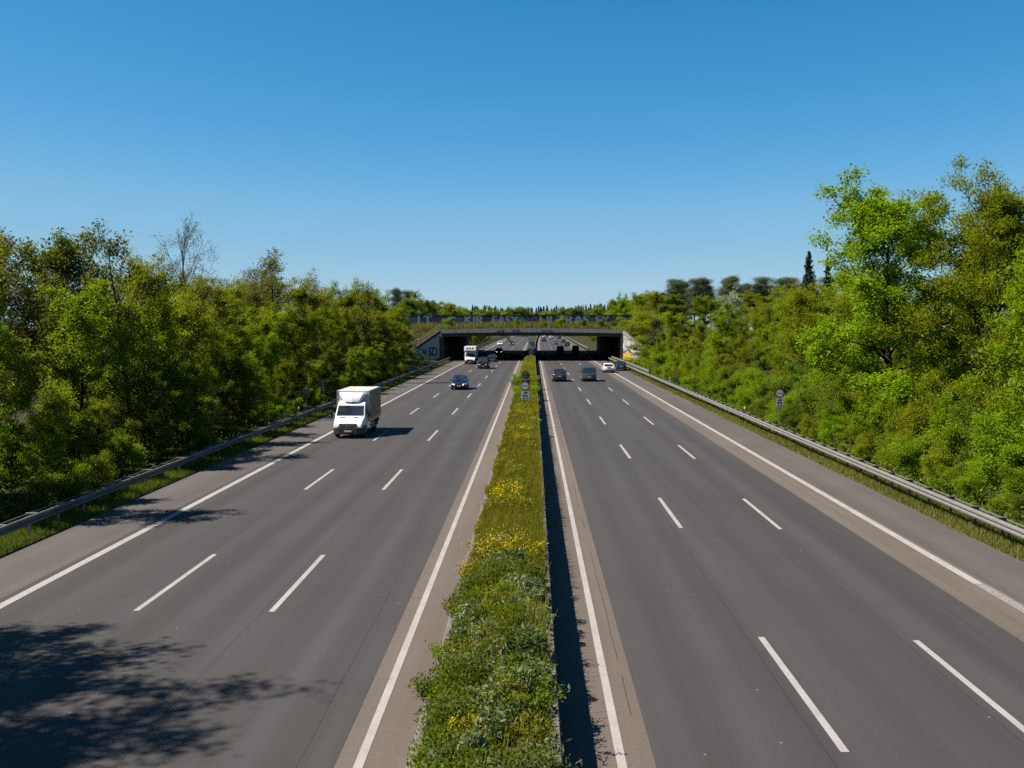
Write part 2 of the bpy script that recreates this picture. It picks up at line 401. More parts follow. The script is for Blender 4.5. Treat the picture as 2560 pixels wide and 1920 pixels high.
# a deep clear spring sky: each channel of the physical sky is graded once, for camera and light alike
SKYS = 0.10
sp = nt.nodes.new('ShaderNodeSeparateColor'); cb = nt.nodes.new('ShaderNodeCombineColor')
nt.links.new(sky.outputs[0], sp.inputs[0])
def wmath(op, x, v):
    m = nt.nodes.new('ShaderNodeMath'); m.operation = op
    for i, q in enumerate((x, v)):
        if isinstance(q, float): m.inputs[i].default_value = q
        else: nt.links.new(q, m.inputs[i])
    return m.outputs[0]
for ch, bands in enumerate((((7.26, 2.1), (0.956, 0.9), (0.40, 0.0)), ((15.0, 2.2), (1.25, 0.85), (0.76, 0.42), (0.62, 0.0)), ((6.35, 2.2), (1.117, 0.62), (0.74, 0.0)))):
    v = wmath('MULTIPLY', sp.outputs[ch], SKYS); out = None
    for gain, gam in bands:
        q = wmath('MULTIPLY', wmath('POWER', v, gam), gain)
        out = q if out is None else wmath('MINIMUM', out, q)
    nt.links.new(wmath('MULTIPLY', out, 1 / SKYS), cb.inputs[ch])
bg = nt.nodes.new('ShaderNodeBackground'); bg.inputs[1].default_value = SKYS / 2
wo = nt.nodes.new('ShaderNodeOutputWorld')
nt.links.new(cb.outputs[0], bg.inputs[0]); nt.links.new(bg.outputs[0], wo.inputs[0])
sun = bpy.data.lights.new('sun', 'SUN'); sun.energy = 5.0; sun.angle = R(0.53); sun.color = (1.0, 0.915, 0.80)
so = bpy.data.objects.new('sun', sun); C.objects.link(so); so.location = (-60, 0, 80); so.rotation_euler = SH.to_track_quat('-Z', 'Y').to_euler()

# ------------------------------------------------------------------ ground, roads
def bend(y): s = max(0.0, y - 200.0); return 2.2e-5 * s * s
def rise(y): s = max(0.0, y - 200.0); return 0.0032 * s * min(1.0, s / 60.0)
def sm(t): t = max(0.0, min(1.0, t)); return t * t * (3 - 2 * t)

def gh(x, y):
    """height of the natural ground"""
    xb = x - bend(y); base = rise(y)
    if -17.4 < xb < 15.9: return base - 0.06
    if xb < 0: h = -0.05 + 0.35 * sm((-xb - 17.4) / 6) + 0.9 * sm((-xb - 24) / 30)
    else: h = -0.06 + 0.5 * sm((xb - 16.2) / 6) + 1.0 * sm((xb - 22) / 14)
    h += 0.12 * math.sin(x * 0.7 + y * 0.31) * math.sin(y * 0.43) * sm((abs(xb) - 18) / 4)
    if abs(x) > 18.95:
        q = min(abs(x), 24.8) - 19
        e = sm((y - (197.3 - 0.86 * q)) / (2.5 + 1.5 * q)) * sm((287 - y) / 13.0)
        h = max(h, e * 6.55)
    return base * (0 if 197 < y < 272 else 1) + h

xs = [-900, -500, -300, -200, -140, -100, -80, -65, -54, -46, -40, -35, -31, -28, -25.5, -23.5, -22, -20.7, -19.6, -19.0, -18.9, -18.2, -17.4, -8, 0, 8, 15.9, 16.6, 17.3, 18.2, 18.9, 19.0,
      19.6, 20.7, 22, 23.5, 25.5, 28, 31, 35, 40, 46, 54, 65, 80, 100, 140, 200, 300, 500, 900]
ys = list(np.arange(-40, 184, 4.0)) + list(np.arange(184, 202, 1.5)) + list(np.arange(202, 270, 6.0)) + list(np.arange(270, 290, 1.5)) + list(np.arange(292, 620, 12.0)) + [650, 700, 800, 1000, 1400, 2000, 3000]
V = []; F = []
for y in ys:
    for x in xs:
        xx = x + bend(min(y, 900)) * (0 if abs(x) > 18.95 and y < 300 else 1)
        V.append((xx, y, gh(xx, min(y, 900))))
nx = len(xs)
for j in range(len(ys) - 1):
    for i in range(nx - 1): F.append((j * nx + i, j * nx + i + 1, (j + 1) * nx + i + 1, (j + 1) * nx + i))
g = mesh_obj('ground', np_mesh('ground', V, F, M['ground'], smooth=True)); prop(g, kind='structure')

def ribbon(x0, x1, y0, y1, z, step=6.0):
    n = max(1, int((y1 - y0) / step)); V = []; F = []
    for i in range(n + 1):
        y = y0 + (y1 - y0) * i / n; b = bend(y); r_ = rise(y) + z
        V += [(x0 + b, y, r_), (x1 + b, y, r_)]
        if i: k = 2 * i; F.append((k - 2, k - 1, k + 1, k))
    return V, F

def sheet(name, parts, mat):
    mb = MB()
    for p in parts: mb.add(*ribbon(*p))
    o = mb.build(name, mat); prop(o, kind='structure'); return o
YF = 900
sheet('roadway', [(-14.2, -3.28, -30, YF, 0.0)], M['road'])
sheet('roadway', [(2.04, 11.29, -30, YF, 0.0)], M['road'])
sheet('hard_shoulder', [(-16.72, -14.2, -30, YF, -0.004)], M['shoulder'])
sheet('hard_shoulder', [(12.86, 15.1, -30, YF, -0.004)], M['shoulder'])
sheet('concrete_strip', [(-3.28, -1.9, -30, YF, -0.004)], M['strip'])
sheet('concrete_strip', [(0.44, 2.04, -30, YF, -0.004)], M['strip'])
sheet('concrete_strip', [(11.29, 12.86, -30, YF, -0.006)], M['strip'])
mk = []
def dashes(x, first):
    y = first - 18 * 3
    while y < 560:
        mk.append((x - 0.075, x + 0.075, y, y + 6, 0.005)); y += 18
dashes(-10.13, 23.6); dashes(-6.65, 23.6)
sheet('lane_markings', mk, M['line']); mk = []
dashes(5.33, 15.9); dashes(8.85, 15.75)
sheet('lane_markings', mk, M['line'])
sheet('edge_line', [(-13.95, -13.68, -30, YF, 0.005)], M['line'])
sheet('edge_line', [(-2.96, -2.80, -30, YF, 0.003)], M['line'])
sheet('edge_line', [(1.40, 1.56, -30, YF, 0.003)], M['line'])
sheet('edge_line', [(12.42, 12.70, 26.6, YF, 0.003)], M['line'])
sheet('worn_edge_line', [(12.42, 12.74, -30, 26.58, 0.003)], simple('worn_road_paint', (0.40, 0.375, 0.35), 0.8, var=0.4, scale=14, dirt=(0.2, 0.175, 0.155), dirt_amt=0.9))

# median: low kerb on the left, retaining wall on the right, soil mound between
def strip_solid(prof, y0, y1, step=6.0):
    """profile of (x,z) points swept along the road"""
    n = max(1, int((y1 - y0) / step)); rings = []
    for i in range(n + 1):
        y = y0 + (y1 - y0) * i / n
        rings.append([(x + bend(y), y, z + rise(y)) for x, z in prof])
    return rings
mb = MB()
for k in range(-4, 130):   # cast in lengths with open joints
    y0 = k * 5.0
    if 196.5 < y0 < 196: continue
    mb.loft(strip_solid([(0.27, -0.05), (0.45, -0.05), (0.445, 0.78), (0.43, 0.80), (0.29, 0.80), (0.27, 0.78)], y0 + 0.012, y0 + 4.988, 5))
o = mb.build('median_wall', M['kerb']); prop(o, 'long grey concrete retaining wall along the right side of the planted median', 'wall')
mb = MB()
for k in range(-20, 300):
    y0 = k * 2.0
    mb.loft(strip_solid([(-2.08, -0.05), (-2.06, 0.10), (-2.03, 0.12), (-1.92, 0.12), (-1.90, 0.10), (-1.90, -0.05)], y0 + 0.006, y0 + 1.994, 2))
o = mb.build('kerb', M['kerb']); prop(o, kind='structure')
V = []; F = []
prof = [(-1.91, 0.08), (-1.75, 0.34), (-1.3, 0.58), (-0.6, 0.72), (0.0, 0.74), (0.28, 0.72)]
yy = list(np.arange(-10, 620, 3.0))
for y in yy:
    for (x, z) in prof: V.append((x + bend(y), y, z + rise(y) + 0.05 * math.sin(y * 1.7 + x * 3)))
for j in range(len(yy) - 1):
    for i in range(len(prof) - 1): F.append((j * 6 + i, j * 6 + i + 1, j * 6 + i + 7, j * 6 + i + 6))
o = mesh_obj('median_soil', np_mesh('median_soil', V, F, M['ground'], smooth=True)); prop(o, kind='structure')

# ------------------------------------------------------------------ vegetation generators
def leafset(P, size, rng, up=0.4, asp=0.55, fold=0.18):
    n = len(P); a = rng.normal(size=(n, 3)); a /= np.linalg.norm(a, axis=1)[:, None]
    nn = rng.normal(size=(n, 3)); nn[:, 2] = np.abs(nn[:, 2]) + up
    b = np.cross(nn, a); b /= np.linalg.norm(b, axis=1)[:, None] + 1e-6
    c = np.cross(a, b); s = (size * rng.uniform(0.65, 1.35, n))[:, None]
    V = np.empty((n, 4, 3)); V[:, 0] = P - a * s; V[:, 1] = P + b * s * asp + c * s * fold; V[:, 2] = P + a * s; V[:, 3] = P - b * s * asp + c * s * fold
    return V.reshape(-1, 3), np.arange(n * 4).reshape(n, 4)

def tube_np(polys):
    """polys: list of (pts(k,3), radii(k), sides)"""
    mb_v = []; mb_f = []; b = 0
    for P, rad, n in polys:
        k = len(P); T = np.gradient(P, axis=0); T /= np.linalg.norm(T, axis=1)[:, None] + 1e-9
        ref = np.array([1.0, 0, 0]) if abs(T[0, 0]) < 0.8 else np.array([0, 1.0, 0])
        A = np.cross(T, ref); A /= np.linalg.norm(A, axis=1)[:, None] + 1e-9; B = np.cross(T, A)
        w = np.arange(n) * 2 * math.pi / n
        V = P[:, None] + rad[:, None, None] * (A[:, None] * np.cos(w)[None, :, None] + B[:, None] * np.sin(w)[None, :, None])
        mb_v.append(V.reshape(-1, 3))
        i = np.arange(k - 1)[:, None] * n; j = np.arange(n)[None]; j2 = (j + 1) % n
        mb_f.append((np.stack([i + j, i + j2, i + n + j2, i + n + j], -1).reshape(-1, 4)) + b); b += k * n
    return np.concatenate(mb_v), np.concatenate(mb_f)

def grow(rng, p, d, L, n, wob, lift):
    P = [p]; d = d / np.linalg.norm(d)
    for i in range(n):
        d = d + rng.normal(size=3) * wob; d[2] += lift; d /= np.linalg.norm(d)
        p = p + d * L / n; P.append(p)
    return np.array(P)

def make_tree(seed, H, base, Rr, leaf, lsize=0.11, nl=18, nb=6, ntw=5, per=9, spread=0.30, prof='round', tr=None, lean=(0, 0), wood='bark', twigs=True, el=(12, 72), gap=0.0, tipbias=0.3, stems=1, name='tree', kill=None):
    """returns (trunk mesh, crown mesh): trunk, limbs, branches and twigs with leaves clumped round the twigs"""
    rng = np.random.default_rng(seed); polys = []; tips = []; tr = tr or H * 0.014
    for s_ in range(stems):
        off = np.array([rng.normal() * 0.25, rng.normal() * 0.25, 0]) if stems > 1 else np.zeros(3)
        d0 = np.array([lean[0] + (rng.normal() * 0.25 if stems > 1 else 0), lean[1] + (rng.normal() * 0.25 if stems > 1 else 0), 1.0])
        n = 12; T = [off]; d = d0 / np.linalg.norm(d0)
        hh = H * (1 if s_ == 0 else rng.uniform(0.7, 0.95))
        for i in range(n):
            d = d + rng.normal(size=3) * 0.06; d[2] += 0.12; d /= np.linalg.norm(d); T.append(T[-1] + d * hh / n)
        T = np.array(T); T[:, 2] *= hh / T[-1, 2]; T[0, 2] -= 0.3
        rad = tr * (1 - np.linspace(0, 1, n + 1) * 0.9) ** 0.9; rad[0] *= 1.35
        polys.append((T, rad, 7))
        nlim = max(3, nl // stems)
        for i in range(nlim):
            t = (i + rng.uniform(0, 0.9)) / nlim; z = base + (hh - base) * t * 0.97
            k = np.interp(z, T[:, 2], np.arange(n + 1)); i0 = int(min(k, n - 1)); p = T[i0] + (T[i0 + 1] - T[i0]) * (k - i0)
            az = i * 2.4 + rng.uniform(-0.6, 0.6)
            if prof == 'round': rr = math.sin(math.pi * min(1, 0.22 + 0.74 * t)) ** 0.75
            elif prof == 'vase': rr = 0.45 + 0.55 * math.sin(math.pi * min(1, 0.15 + 0.72 * t))
            elif prof == 'cone': rr = (1 - t) ** 0.85 + 0.06
            elif prof == 'egg': rr = math.sin(math.pi * min(1, 0.30 + 0.66 * t)) ** 0.6
            else: rr = 1.0 - 0.5 * t
            L = Rr * rr * rng.uniform(0.72, 1.2); e = R(el[0] + (el[1] - el[0]) * t + rng.uniform(-9, 9))
            L = L / max(0.45, math.cos(e)) if t < 0.85 else L
            L = min(L, Rr * 1.3)
            dv = np.array([math.cos(az) * math.cos(e), math.sin(az) * math.cos(e), math.sin(e)])
            B = grow(rng, p, dv, L, 6, 0.10, 0.04 if prof != 'cone' else -0.02)
            polys.append((B, np.linspace(max(0.012, np.interp(z, T[:, 2], rad) * 0.55), 0.008, 7), 5))
            for j in range(nb):
                u = 0.25 + 0.75 * (j + rng.uniform(0, 0.9)) / nb; q = B[0] + 0; kk = u * 6; i1 = int(min(kk, 5)); q = B[i1] + (B[i1 + 1] - B[i1]) * (kk - i1)
                bd = (B[i1 + 1] - B[i1]); bd /= np.linalg.norm(bd)
                dd = bd * 0.8 + rng.normal(size=3) * (0.55 if prof != 'cone' else 0.35); dd[2] += 0.12 if prof != 'cone' else -0.1
                l2 = max(0.35, L * (0.50 - 0.22 * u)) * rng.uniform(0.7, 1.25)
                Q = grow(rng, q, dd, l2, 3, 0.14, 0.03)
                if twigs: polys.append((Q, np.linspace(0.014, 0.006, 4), 3))
                if rng.uniform() < gap: continue
                for m in range(ntw):
                    uu = tipbias + (1 - tipbias) * rng.uniform(); k3 = uu * 3; i2 = int(min(k3, 2)); s0 = Q[i2] + (Q[i2 + 1] - Q[i2]) * (k3 - i2)
                    dt = rng.normal(size=3) * 0.6 + dd / np.linalg.norm(dd) * 0.7
                    W = grow(rng, s0, dt, l2 * 0.42 * rng.uniform(0.6, 1.2), 2, 0.15, 0.05)
                    if twigs == 2: polys.append((W, np.array([0.007, 0.0055, 0.004]), 3))
                    tips.append(W[1]); tips.append(W[2])
    tv, tf = tube_np(polys)
    tm = np_mesh('trunk', tv, tf, M[wood], smooth=True)
    tips = np.array(tips)
    if kill is not None: tips = tips[kill(tips)]
    n = len(tips); ct = rng.uniform(size=n)
    P = np.repeat(tips, per, 0) + rng.normal(size=(n * per, 3)) * np.array([spread, spread, spread * 0.7])
    P[:, 2] = np.maximum(P[:, 2], 0.05)
    tint = np.clip(np.repeat(ct, per) * 0.55 + rng.uniform(size=n * per) * 0.45, 0, 1)
    lv, lf = leafset(P, lsize, rng, up=1.1)
    cm = np_mesh('crown', lv, lf, L_[leaf], tint)
    return tm, cm

def needles_spruce(seed, H, Rr):
    rng = np.random.default_rng(seed); polys = []; P = []
    T = np.array([[0, 0, -0.3], [0.05, 0, H * 0.5], [0, 0, H]]); polys.append((T, np.array([H * 0.013, H * 0.008, 0.01]), 6))
    nw = int(H * 2.3)
    for i in range(nw):
        t = i / nw; z0 = H * (0.10 + 0.90 * t); L0 = Rr * (1 - t) ** 0.9 + 0.12
        for j in range(8):
            z = min(H, z0 + rng.uniform(-0.3, 0.3))
            az = j * 0.785 + i * 0.7 + rng.uniform(-0.3, 0.3); L = L0 * rng.uniform(0.55, 1.15)
            e = R(-12 + 30 * t + rng.uniform(-8, 8)); d = np.array([math.cos(az) * math.cos(e), math.sin(az) * math.cos(e), math.sin(e)])
            B = grow(rng, np.array([0, 0, z]), d, L, 4, 0.05, 0.02); polys.append((B, np.linspace(0.02, 0.006, 5), 3))
            m = int(10 + 26 * L); u = rng.uniform(0.15, 1, m) ** 0.8
            Q = B[0] + (B[-1] - B[0]) * u[:, None]; side = np.cross(d, [0, 0, 1.0]); Q = Q + side * (rng.normal(size=m) * 0.22 * L * (1.05 - u))[:, None]; Q[:, 2] -= np.abs(rng.normal(size=m)) * 0.26
            P.append(Q)
    tv, tf = tube_np(polys); tm = np_mesh('trunk', tv, tf, M['bark_pine'], smooth=True)
    P = np.concatenate(P); lv, lf = leafset(P, 0.17, rng, up=0.8, asp=0.4)
    return tm, np_mesh('crown', lv, lf, L_['spruce'], rng.uniform(size=len(P)))

def make_pine(seed, H, Rr):
    """tall bare stem with a broken, clumpy dark crown"""
    rng = np.random.default_rng(seed); polys = []; P = []; tint = []
    T = grow(rng, np.array([0, 0, -0.3]), np.array([0.02, 0.02, 1]), H, 9, 0.03, 0.1); polys.append((T, np.linspace(H * 0.013, 0.05, 10), 7))
    for i in range(24):
        t = i / 23; z = H * (0.36 + 0.60 * t); k = int(min(8, z / H * 9)); p = T[k] + (T[k + 1] - T[k]) * (z / H * 9 - k if k < 8 else 0.9)
        az = i * 2.4 + rng.uniform(-0.5, 0.5); L = Rr * (0.45 + 0.6 * math.sin(math.pi * min(1, 0.15 + 0.72 * t))) * rng.uniform(0.5, 1.1)
        e = R(5 + 55 * t); d = np.array([math.cos(az) * math.cos(e), math.sin(az) * math.cos(e), math.sin(e)])
        B = grow(rng, p, d, L, 5, 0.14, 0.05); polys.append((B, np.linspace(0.07, 0.015, 6), 4))
        for j in range(6):
            c = B[rng.integers(2, 6)] + rng.normal(size=3) * np.array([0.7, 0.7, 0.55]); n = 280
            Q = c + rng.normal(size=(n, 3)) * np.array([0.55, 0.55, 0.42]); P.append(Q); tint.append(np.clip(rng.uniform() * 0.5 + rng.uniform(size=n) * 0.5, 0, 1))
    tv, tf = tube_np(polys); tm = np_mesh('trunk', tv, tf, M['bark_pine'], smooth=True)
    P = np.concatenate(P); lv, lf = leafset(P, 0.115, rng, up=0.5, asp=0.45)
    return tm, np_mesh('crown', lv, lf, L_['pine'], np.concatenate(tint))

PR = {}
PR['dense'] = [make_tree(11, 10, 1.2, 3.1, 'fresh', 0.090, 22, 7, 5, 19, 0.23, 'egg'), make_tree(12, 10, 0.9, 2.9, 'fresh', 0.090, 22, 7, 5, 19, 0.23, 'round'), make_tree(13, 10, 1.0, 3.2, 'bright', 0.090, 22, 7, 5, 19, 0.23, 'egg')]
PR['deep'] = [make_tree(21, 10, 0.9, 3.0, 'green', 0.090, 22, 7, 5, 19, 0.23, 'egg'), make_tree(22, 10, 0.8, 3.2, 'green', 0.090, 20, 7, 5, 19, 0.23, 'round')]
PR['olive'] = [make_tree(31, 10, 1.6, 2.8, 'olive', 0.080, 22, 7, 5, 15, 0.23, 'egg', twigs=2), make_tree(32, 10, 1.2, 3.0, 'olive', 0.080, 22, 7, 5, 15, 0.23, 'round', twigs=2), make_tree(33, 10, 1.8, 2.6, 'olive', 0.080, 20, 7, 5, 13, 0.23, 'vase', twigs=2)]
PR['brown'] = [make_tree(41, 10, 1.8, 2.7, 'brown', 0.074, 22, 7, 5, 13, 0.23, 'egg', twigs=2), make_tree(42, 10, 1.6, 2.9, 'brown', 0.074, 22, 7, 5, 13, 0.23, 'vase', twigs=2)]
PR['airy'] = [make_tree(51, 12, 4.2, 2.3, 'brown', 0.10, 18, 5, 4, 3, 0.18, 'vase', twigs=2, el=(35, 75), tipbias=0.6)]
PR['bare'] = [make_tree(61, 13, 5.5, 3.0, 'brown', 0.06, 20, 8, 5, 1, 0.12, 'vase', twigs=2, el=(35, 75), wood='bark_pale', tipbias=0.7)]
PR['silver'] = [make_tree(71, 10, 1.0, 2.4, 'silver', 0.09, 20, 7, 5, 14, 0.26, 'egg')]
PR['pine'] = [make_pine(81, 17, 3.4), make_pine(82, 17, 3.0)]
PR['spruce'] = [needles_spruce(91, 16, 2.6), needles_spruce(92, 16, 2.2)]
PR['shrub'] = [make_tree(101, 2.6, 0.1, 1.5, 'green', 0.062, 16, 6, 5, 16, 0.22, 'round', stems=4, tr=0.03), make_tree(102, 2.6, 0.1, 1.6, 'fresh', 0.062, 16, 6, 5, 16, 0.22, 'round', stems=4, tr=0.03),
               make_tree(103, 2.6, 0.1, 1.5, 'bright', 0.062, 16, 6, 5, 16, 0.22, 'egg', stems=4, tr=0.03), make_tree(104, 2.6, 0.1, 1.5, 'olive', 0.062, 16, 6, 5, 14, 0.22, 'round', stems=4, tr=0.03)]
def mesh_h(pr):
    z = np.empty(len(pr[1].vertices) * 3, np.float32); pr[1].vertices.foreach_get('co', z); return float(np.percentile(z[2::3], 99.7))
PHV = {pr[0].name: mesh_h(pr) for L in PR.values() for pr in L}
KINDW = dict(dense='fresh green leafy', deep='deep green leafy', olive='olive green', brown='brownish budding', airy='thin brown-leaved', bare='almost bare', silver='silvery', pine='dark pine', spruce='dark spruce', shrub='green')
pend = []          # (root, base label, screen x) for labels that need their place among look-alikes

def plant(kind, x, y, h, label=None, where='', var=None, rz=None, wide=1.0, name=None, group=None, z=None, protos=None):
    pr = protos or random.choice(PR[kind]) if var is None else PR[kind][var]
    nm = name or {'pine': 'pine_tree', 'spruce': 'spruce_tree', 'shrub': 'shrub', 'bare': 'bare_tree'}.get(kind, 'leafy_tree')
    s = h / PHV[pr[0].name]
    o = thing(nm, label, 'shrub' if nm == 'shrub' else 'tree', (x, y, gh(x, y) - 0.03 if z is None else z), random.uniform(0, 6.28) if rz is None else rz)
    o.scale = (s * wide, s * wide, s)
    a = mesh_obj('stems' if nm == 'shrub' else 'trunk', pr[0], o); b = mesh_obj('foliage' if nm == 'shrub' else 'crown', pr[1], o)
    if label is None:
        base = KINDW[kind] + (' ' + {'pine': '', 'spruce': ''}.get(kind, 'shrub' if nm == 'shrub' else 'tree') if kind not in ('pine', 'spruce') else ' tree') + ' ' + where
        pend.append((o, base, x / max(y, 1), y))
    elif group: o['group'] = group
    return o

# ---- hero trees on the right bank
def gap_maple(t): return ~((np.abs(t[:, 2] - 8.8) < 1.1) & (t[:, 0] < 1.5) & (t[:, 1] < 0.5) & (np.random.default_rng(1).uniform(size=len(t)) < 0.55))
maple = make_tree(205, 16.2, 3.0, 4.6, 'bright', 0.105, 32, 8, 6, 26, 0.27, 'egg', tr=0.30, lean=(-0.16, -0.04), gap=0.12, tipbias=0.5, kill=gap_maple)
oak = make_tree(202, 17.0, 2.2, 5.0, 'oak', 0.085, 36, 8, 6, 19, 0.27, 'egg', tr=0.28, twigs=2, gap=0.05, tipbias=0.4)
def hero(pr, name, label, x, y, h, rz=0.0, wide=1.0):
    q = h / mesh_h(pr); s = (q * wide, q * wide, q)
    o = thing(name, label, 'tree', (x, y, gh(x, y) - 0.05), rz); o.scale = s
    mesh_obj('trunk', pr[0], o); mesh_obj('crown', pr[1], o); return o
hero(maple, 'maple_tree', 'big bright green tree leaning left, left of the two tallest trees on the right', 22.0, 57.5, 15.7, wide=1.25)
hero(oak, 'oak_tree', 'tallest tree at right, yellow olive leaves with thin sparse top', 24.3, 53.5, 15.7, wide=1.12)
plant('dense', 22.5, 43.5, 10.6, 'bright green leafy tree cut by the right picture edge', var=2, rz=1.0)
plant('olive', 29.5, 62, 13.5, 'olive tree filling the gap between the two tallest right-hand trees', var=0)
plant('olive', 27.5, 78, 11.8, 'broad yellow olive tree just left of the big bright green tree', var=1, wide=1.25)
plant('olive', 23.6, 85, 10.6, 'slender olive tree with bare dark lower trunk above the right-hand sign', var=2, rz=2.0)
plant('olive', 30.5, 97, 12.2, 'yellow olive tree below the two dark spruces', var=0, wide=1.2)
plant('silver', 29.6, 142, 12.2, 'silvery white-leaved tree standing out among the green right-hand trees', var=0, rz=0.4)
plant('silver', 22.6, 176, 9.2, 'small silvery tree against the right end of the graffiti barrier', var=0, rz=2.4, wide=0.8)
plant('spruce', 45, 157, 17.6, 'dark spruce with pointed top left of the big bright tree, taller of a pair', var=0)
plant('spruce', 49, 160, 16.9, 'dark spruce half hidden by the big bright tree, right of a pair', var=1)
plant('olive', 21.2, 176, 9.8, 'rounded olive tree overhanging the right wing wall of the bridge', var=1, wide=2.0)
plant('olive', 24.5, 158, 9.0, 'olive tree beside the white graffiti wing wall, nearer the camera', var=0, wide=1.2)
plant('olive', 33, 118, 10.6, 'taller olive crown rising from the middle of the right bank', var=1, wide=1.1)
plant('dense', 27, 131, 9.6, 'light green rounded tree on the right bank before the silvery one', var=0, wide=1.1)
plant('olive', 39, 141, 11.8, 'olive crown in front of the dark pines right of the silvery tree', var=2, wide=1.2)
plant('dense', 31, 66, 12.0, None, 'behind the two tallest right-hand trees')
plant('deep', 36, 70, 13.0, None, 'behind the two tallest right-hand trees')
plant('pine', 44, 74, 17.0, 'dark pine top showing at the right picture edge', var=0)
# ---- hero trees on the left
plant('airy', -21.8, 50.5, 12.6, 'tall thin-trunked tree with sparse brown leaves, highest at the left wood front', var=0, rz=0.7)
plant('bare', -27.5, 73.5, 15.6, 'almost bare tree with fan of fine twigs above the left wood', var=0, rz=0.2)
plant('airy', -27.5, 101, 15.0, 'thin brown-leaved treetop sticking out of the left wood skyline', var=0, rz=2.5, wide=1.1)
plant('airy', -30.5, 104, 14.3, 'shorter thin brown treetop just left of a taller one on the left skyline', var=0, rz=4.1, wide=1.1)
plant('airy', -21.4, 119, 12.6, 'slim tree with long straight bare trunk behind the white box truck', var=0, rz=5.0)
plant('deep', -31, 60, 12.7, 'dark green domed tree at the upper left of the left wood', var=0)
plant('brown', -33, 57, 12.6, 'brownish pine-like treetop in the far upper left corner of the wood', var=0)
# ---- the left wood, four rows
def row(side, x, dx, h0, h1, y0, y1, step, kinds, where, margin=4.0, name=None):
    y = y0
    while y < y1:
        xx = side * (x + random.uniform(-dx, dx)); yy = y + random.uniform(-step * 0.3, step * 0.3)
        lim = (0.565 if side < 0 else 0.52) * yy + margin
        if abs(xx) < lim:
            plant(random.choice(kinds), xx, yy, random.uniform(h0, h1), None, where, name=name)
        y += step
row(-1, 20.6, 0.7, 3.6, 5.8, 30, 142, 4.6, ['dense', 'deep', 'olive', 'deep'], 'in the front row of the left wood')
row(-1, 24.2, 1.0, 7.6, 9.8, 34, 62, 4.6, ['dense'], 'in the second row of the near left wood')
row(-1, 24.2, 1.0, 7.2, 9.6, 62, 170, 4.8, ['olive', 'dense', 'olive', 'brown', 'olive'], 'in the second row of the left wood')
row(-1, 28.8, 1.4, 9.6, 11.4, 40, 84, 5.6, ['olive', 'brown', 'dense', 'dense', 'brown'], 'in the third row of the near left wood')
row(-1, 28.4, 1.4, 11.2, 13.4, 84, 188, 5.6, ['olive', 'brown', 'olive', 'dense', 'olive'], 'in the third row of the left wood')
row(-1, 34.5, 2.0, 11.0, 13.4, 72, 185, 8.0, ['brown', 'olive', 'brown', 'deep'], 'in the back row of the left wood')
row(-1, 19.4, 0.5, 1.4, 2.4, 36, 140, 5.0, ['shrub'], 'at the foot of the left wood')
row(-1, 25.0, 2.2, 2.4, 3.8, 38, 72, 2.8, ['shrub'], 'in the shade inside the left wood')
# trees whose shadows fall on the road at lower left
for i, (x, y, h) in enumerate(((-22.6, 16.2, 16.6), (-23.2, 19.6, 15.2), (-22.2, 13.0, 17.2))):
    plant(('olive', 'dense', 'olive')[i], x, y, h, ('tall leafy tree beside the near left road throwing the lower left shadow', 'tallest leafy tree outside the left picture edge shading the road', 'leafy tree behind two taller ones outside the left picture edge')[i], var=(1, 1, 0)[i], wide=(0.8, 0.6, 0.75)[i], rz=(0.5, 2.0, 4.0)[i])
plant('olive', -21.9, 34.5, 10.6, 'olive tree by the left rail throwing the branchy shadow over the edge line', var=2, rz=1.2, wide=0.85)
plant('olive', -22.6, 56.0, 11.6, 'taller olive tree in the left wood front shading the shoulder before the truck', var=2, rz=3.2, wide=0.8)
for x, y, h, k, lb in ((-26.6, 170, 10.4, 'olive', 'olive tree next before the left wing wall, nearest of four'), (-26.6, 179, 8.2, 'dense', 'fresh green tree by the left wing wall behind an olive tree'),
                    (-28.8, 187, 10.6, 'olive', 'olive tree at the slope beside the left wing wall'), (-23.9, 174, 7.0, 'olive', 'rounded olive tree just left of the blue letters on the wing wall'), (-26.4, 186, 4.6, 'dense', 'bushy low green tree touching the left wing wall end'), (-31.5, 193, 6.0, 'dense', 'bright green tree on the slope under the left barrier end')):
    plant(k, x, y, h, lb, wide=1.3)
# ---- right bank
row(1, 17.9, 0.5, 1.3, 2.3, 32, 164, 2.1, ['shrub'], 'on the bank right behind the right rail', 2.0)
row(1, 20.4, 0.8, 2.2, 3.6, 38, 172, 3.0, ['shrub'], 'in the second line of the right bank', 2.0)
row(1, 24.0, 1.2, 4.0, 6.4, 90, 180, 5.0, ['olive', 'dense', 'deep', 'olive'], 'among the low trees on the right bank')
row(1, 29.5, 1.6, 6.2, 8.0, 98, 178, 6.0, ['olive', 'deep', 'dense', 'olive'], 'in the middle of the right bank')
row(1, 38, 2.5, 8.5, 10.5, 110, 185, 8.0, ['deep', 'olive', 'deep'], 'high on the right bank')
for x in np.arange(29.5, 74, 2.1):
    xx, yy = x + random.uniform(-1, 1), random.uniform(226, 250); plant('pine', xx, yy, 18.3 + random.uniform(-1.4, 1.4) - gh(xx, yy) - (2.5 if x < 33 else 0), None, 'on the right skyline', wide=1.55)
for x in np.arange(27, 76, 3.4):
    xx, yy = x + random.uniform(-1, 1), random.uniform(200, 222); plant(random.choice(['deep', 'olive', 'dense', 'deep']), xx, yy, random.uniform(12.0, 14.8) - gh(xx, yy), None, 'below the dark pines on the right', wide=1.5)
row(1, 23.0, 1.0, 2.8, 4.4, 44, 84, 2.6, ['shrub'], 'under the two tallest right-hand trees', 2.0)
row(1, 27.5, 1.5, 3.0, 5.5, 58, 96, 4.0, ['deep', 'olive', 'dense'], 'behind the two tallest right-hand trees', 2.0)
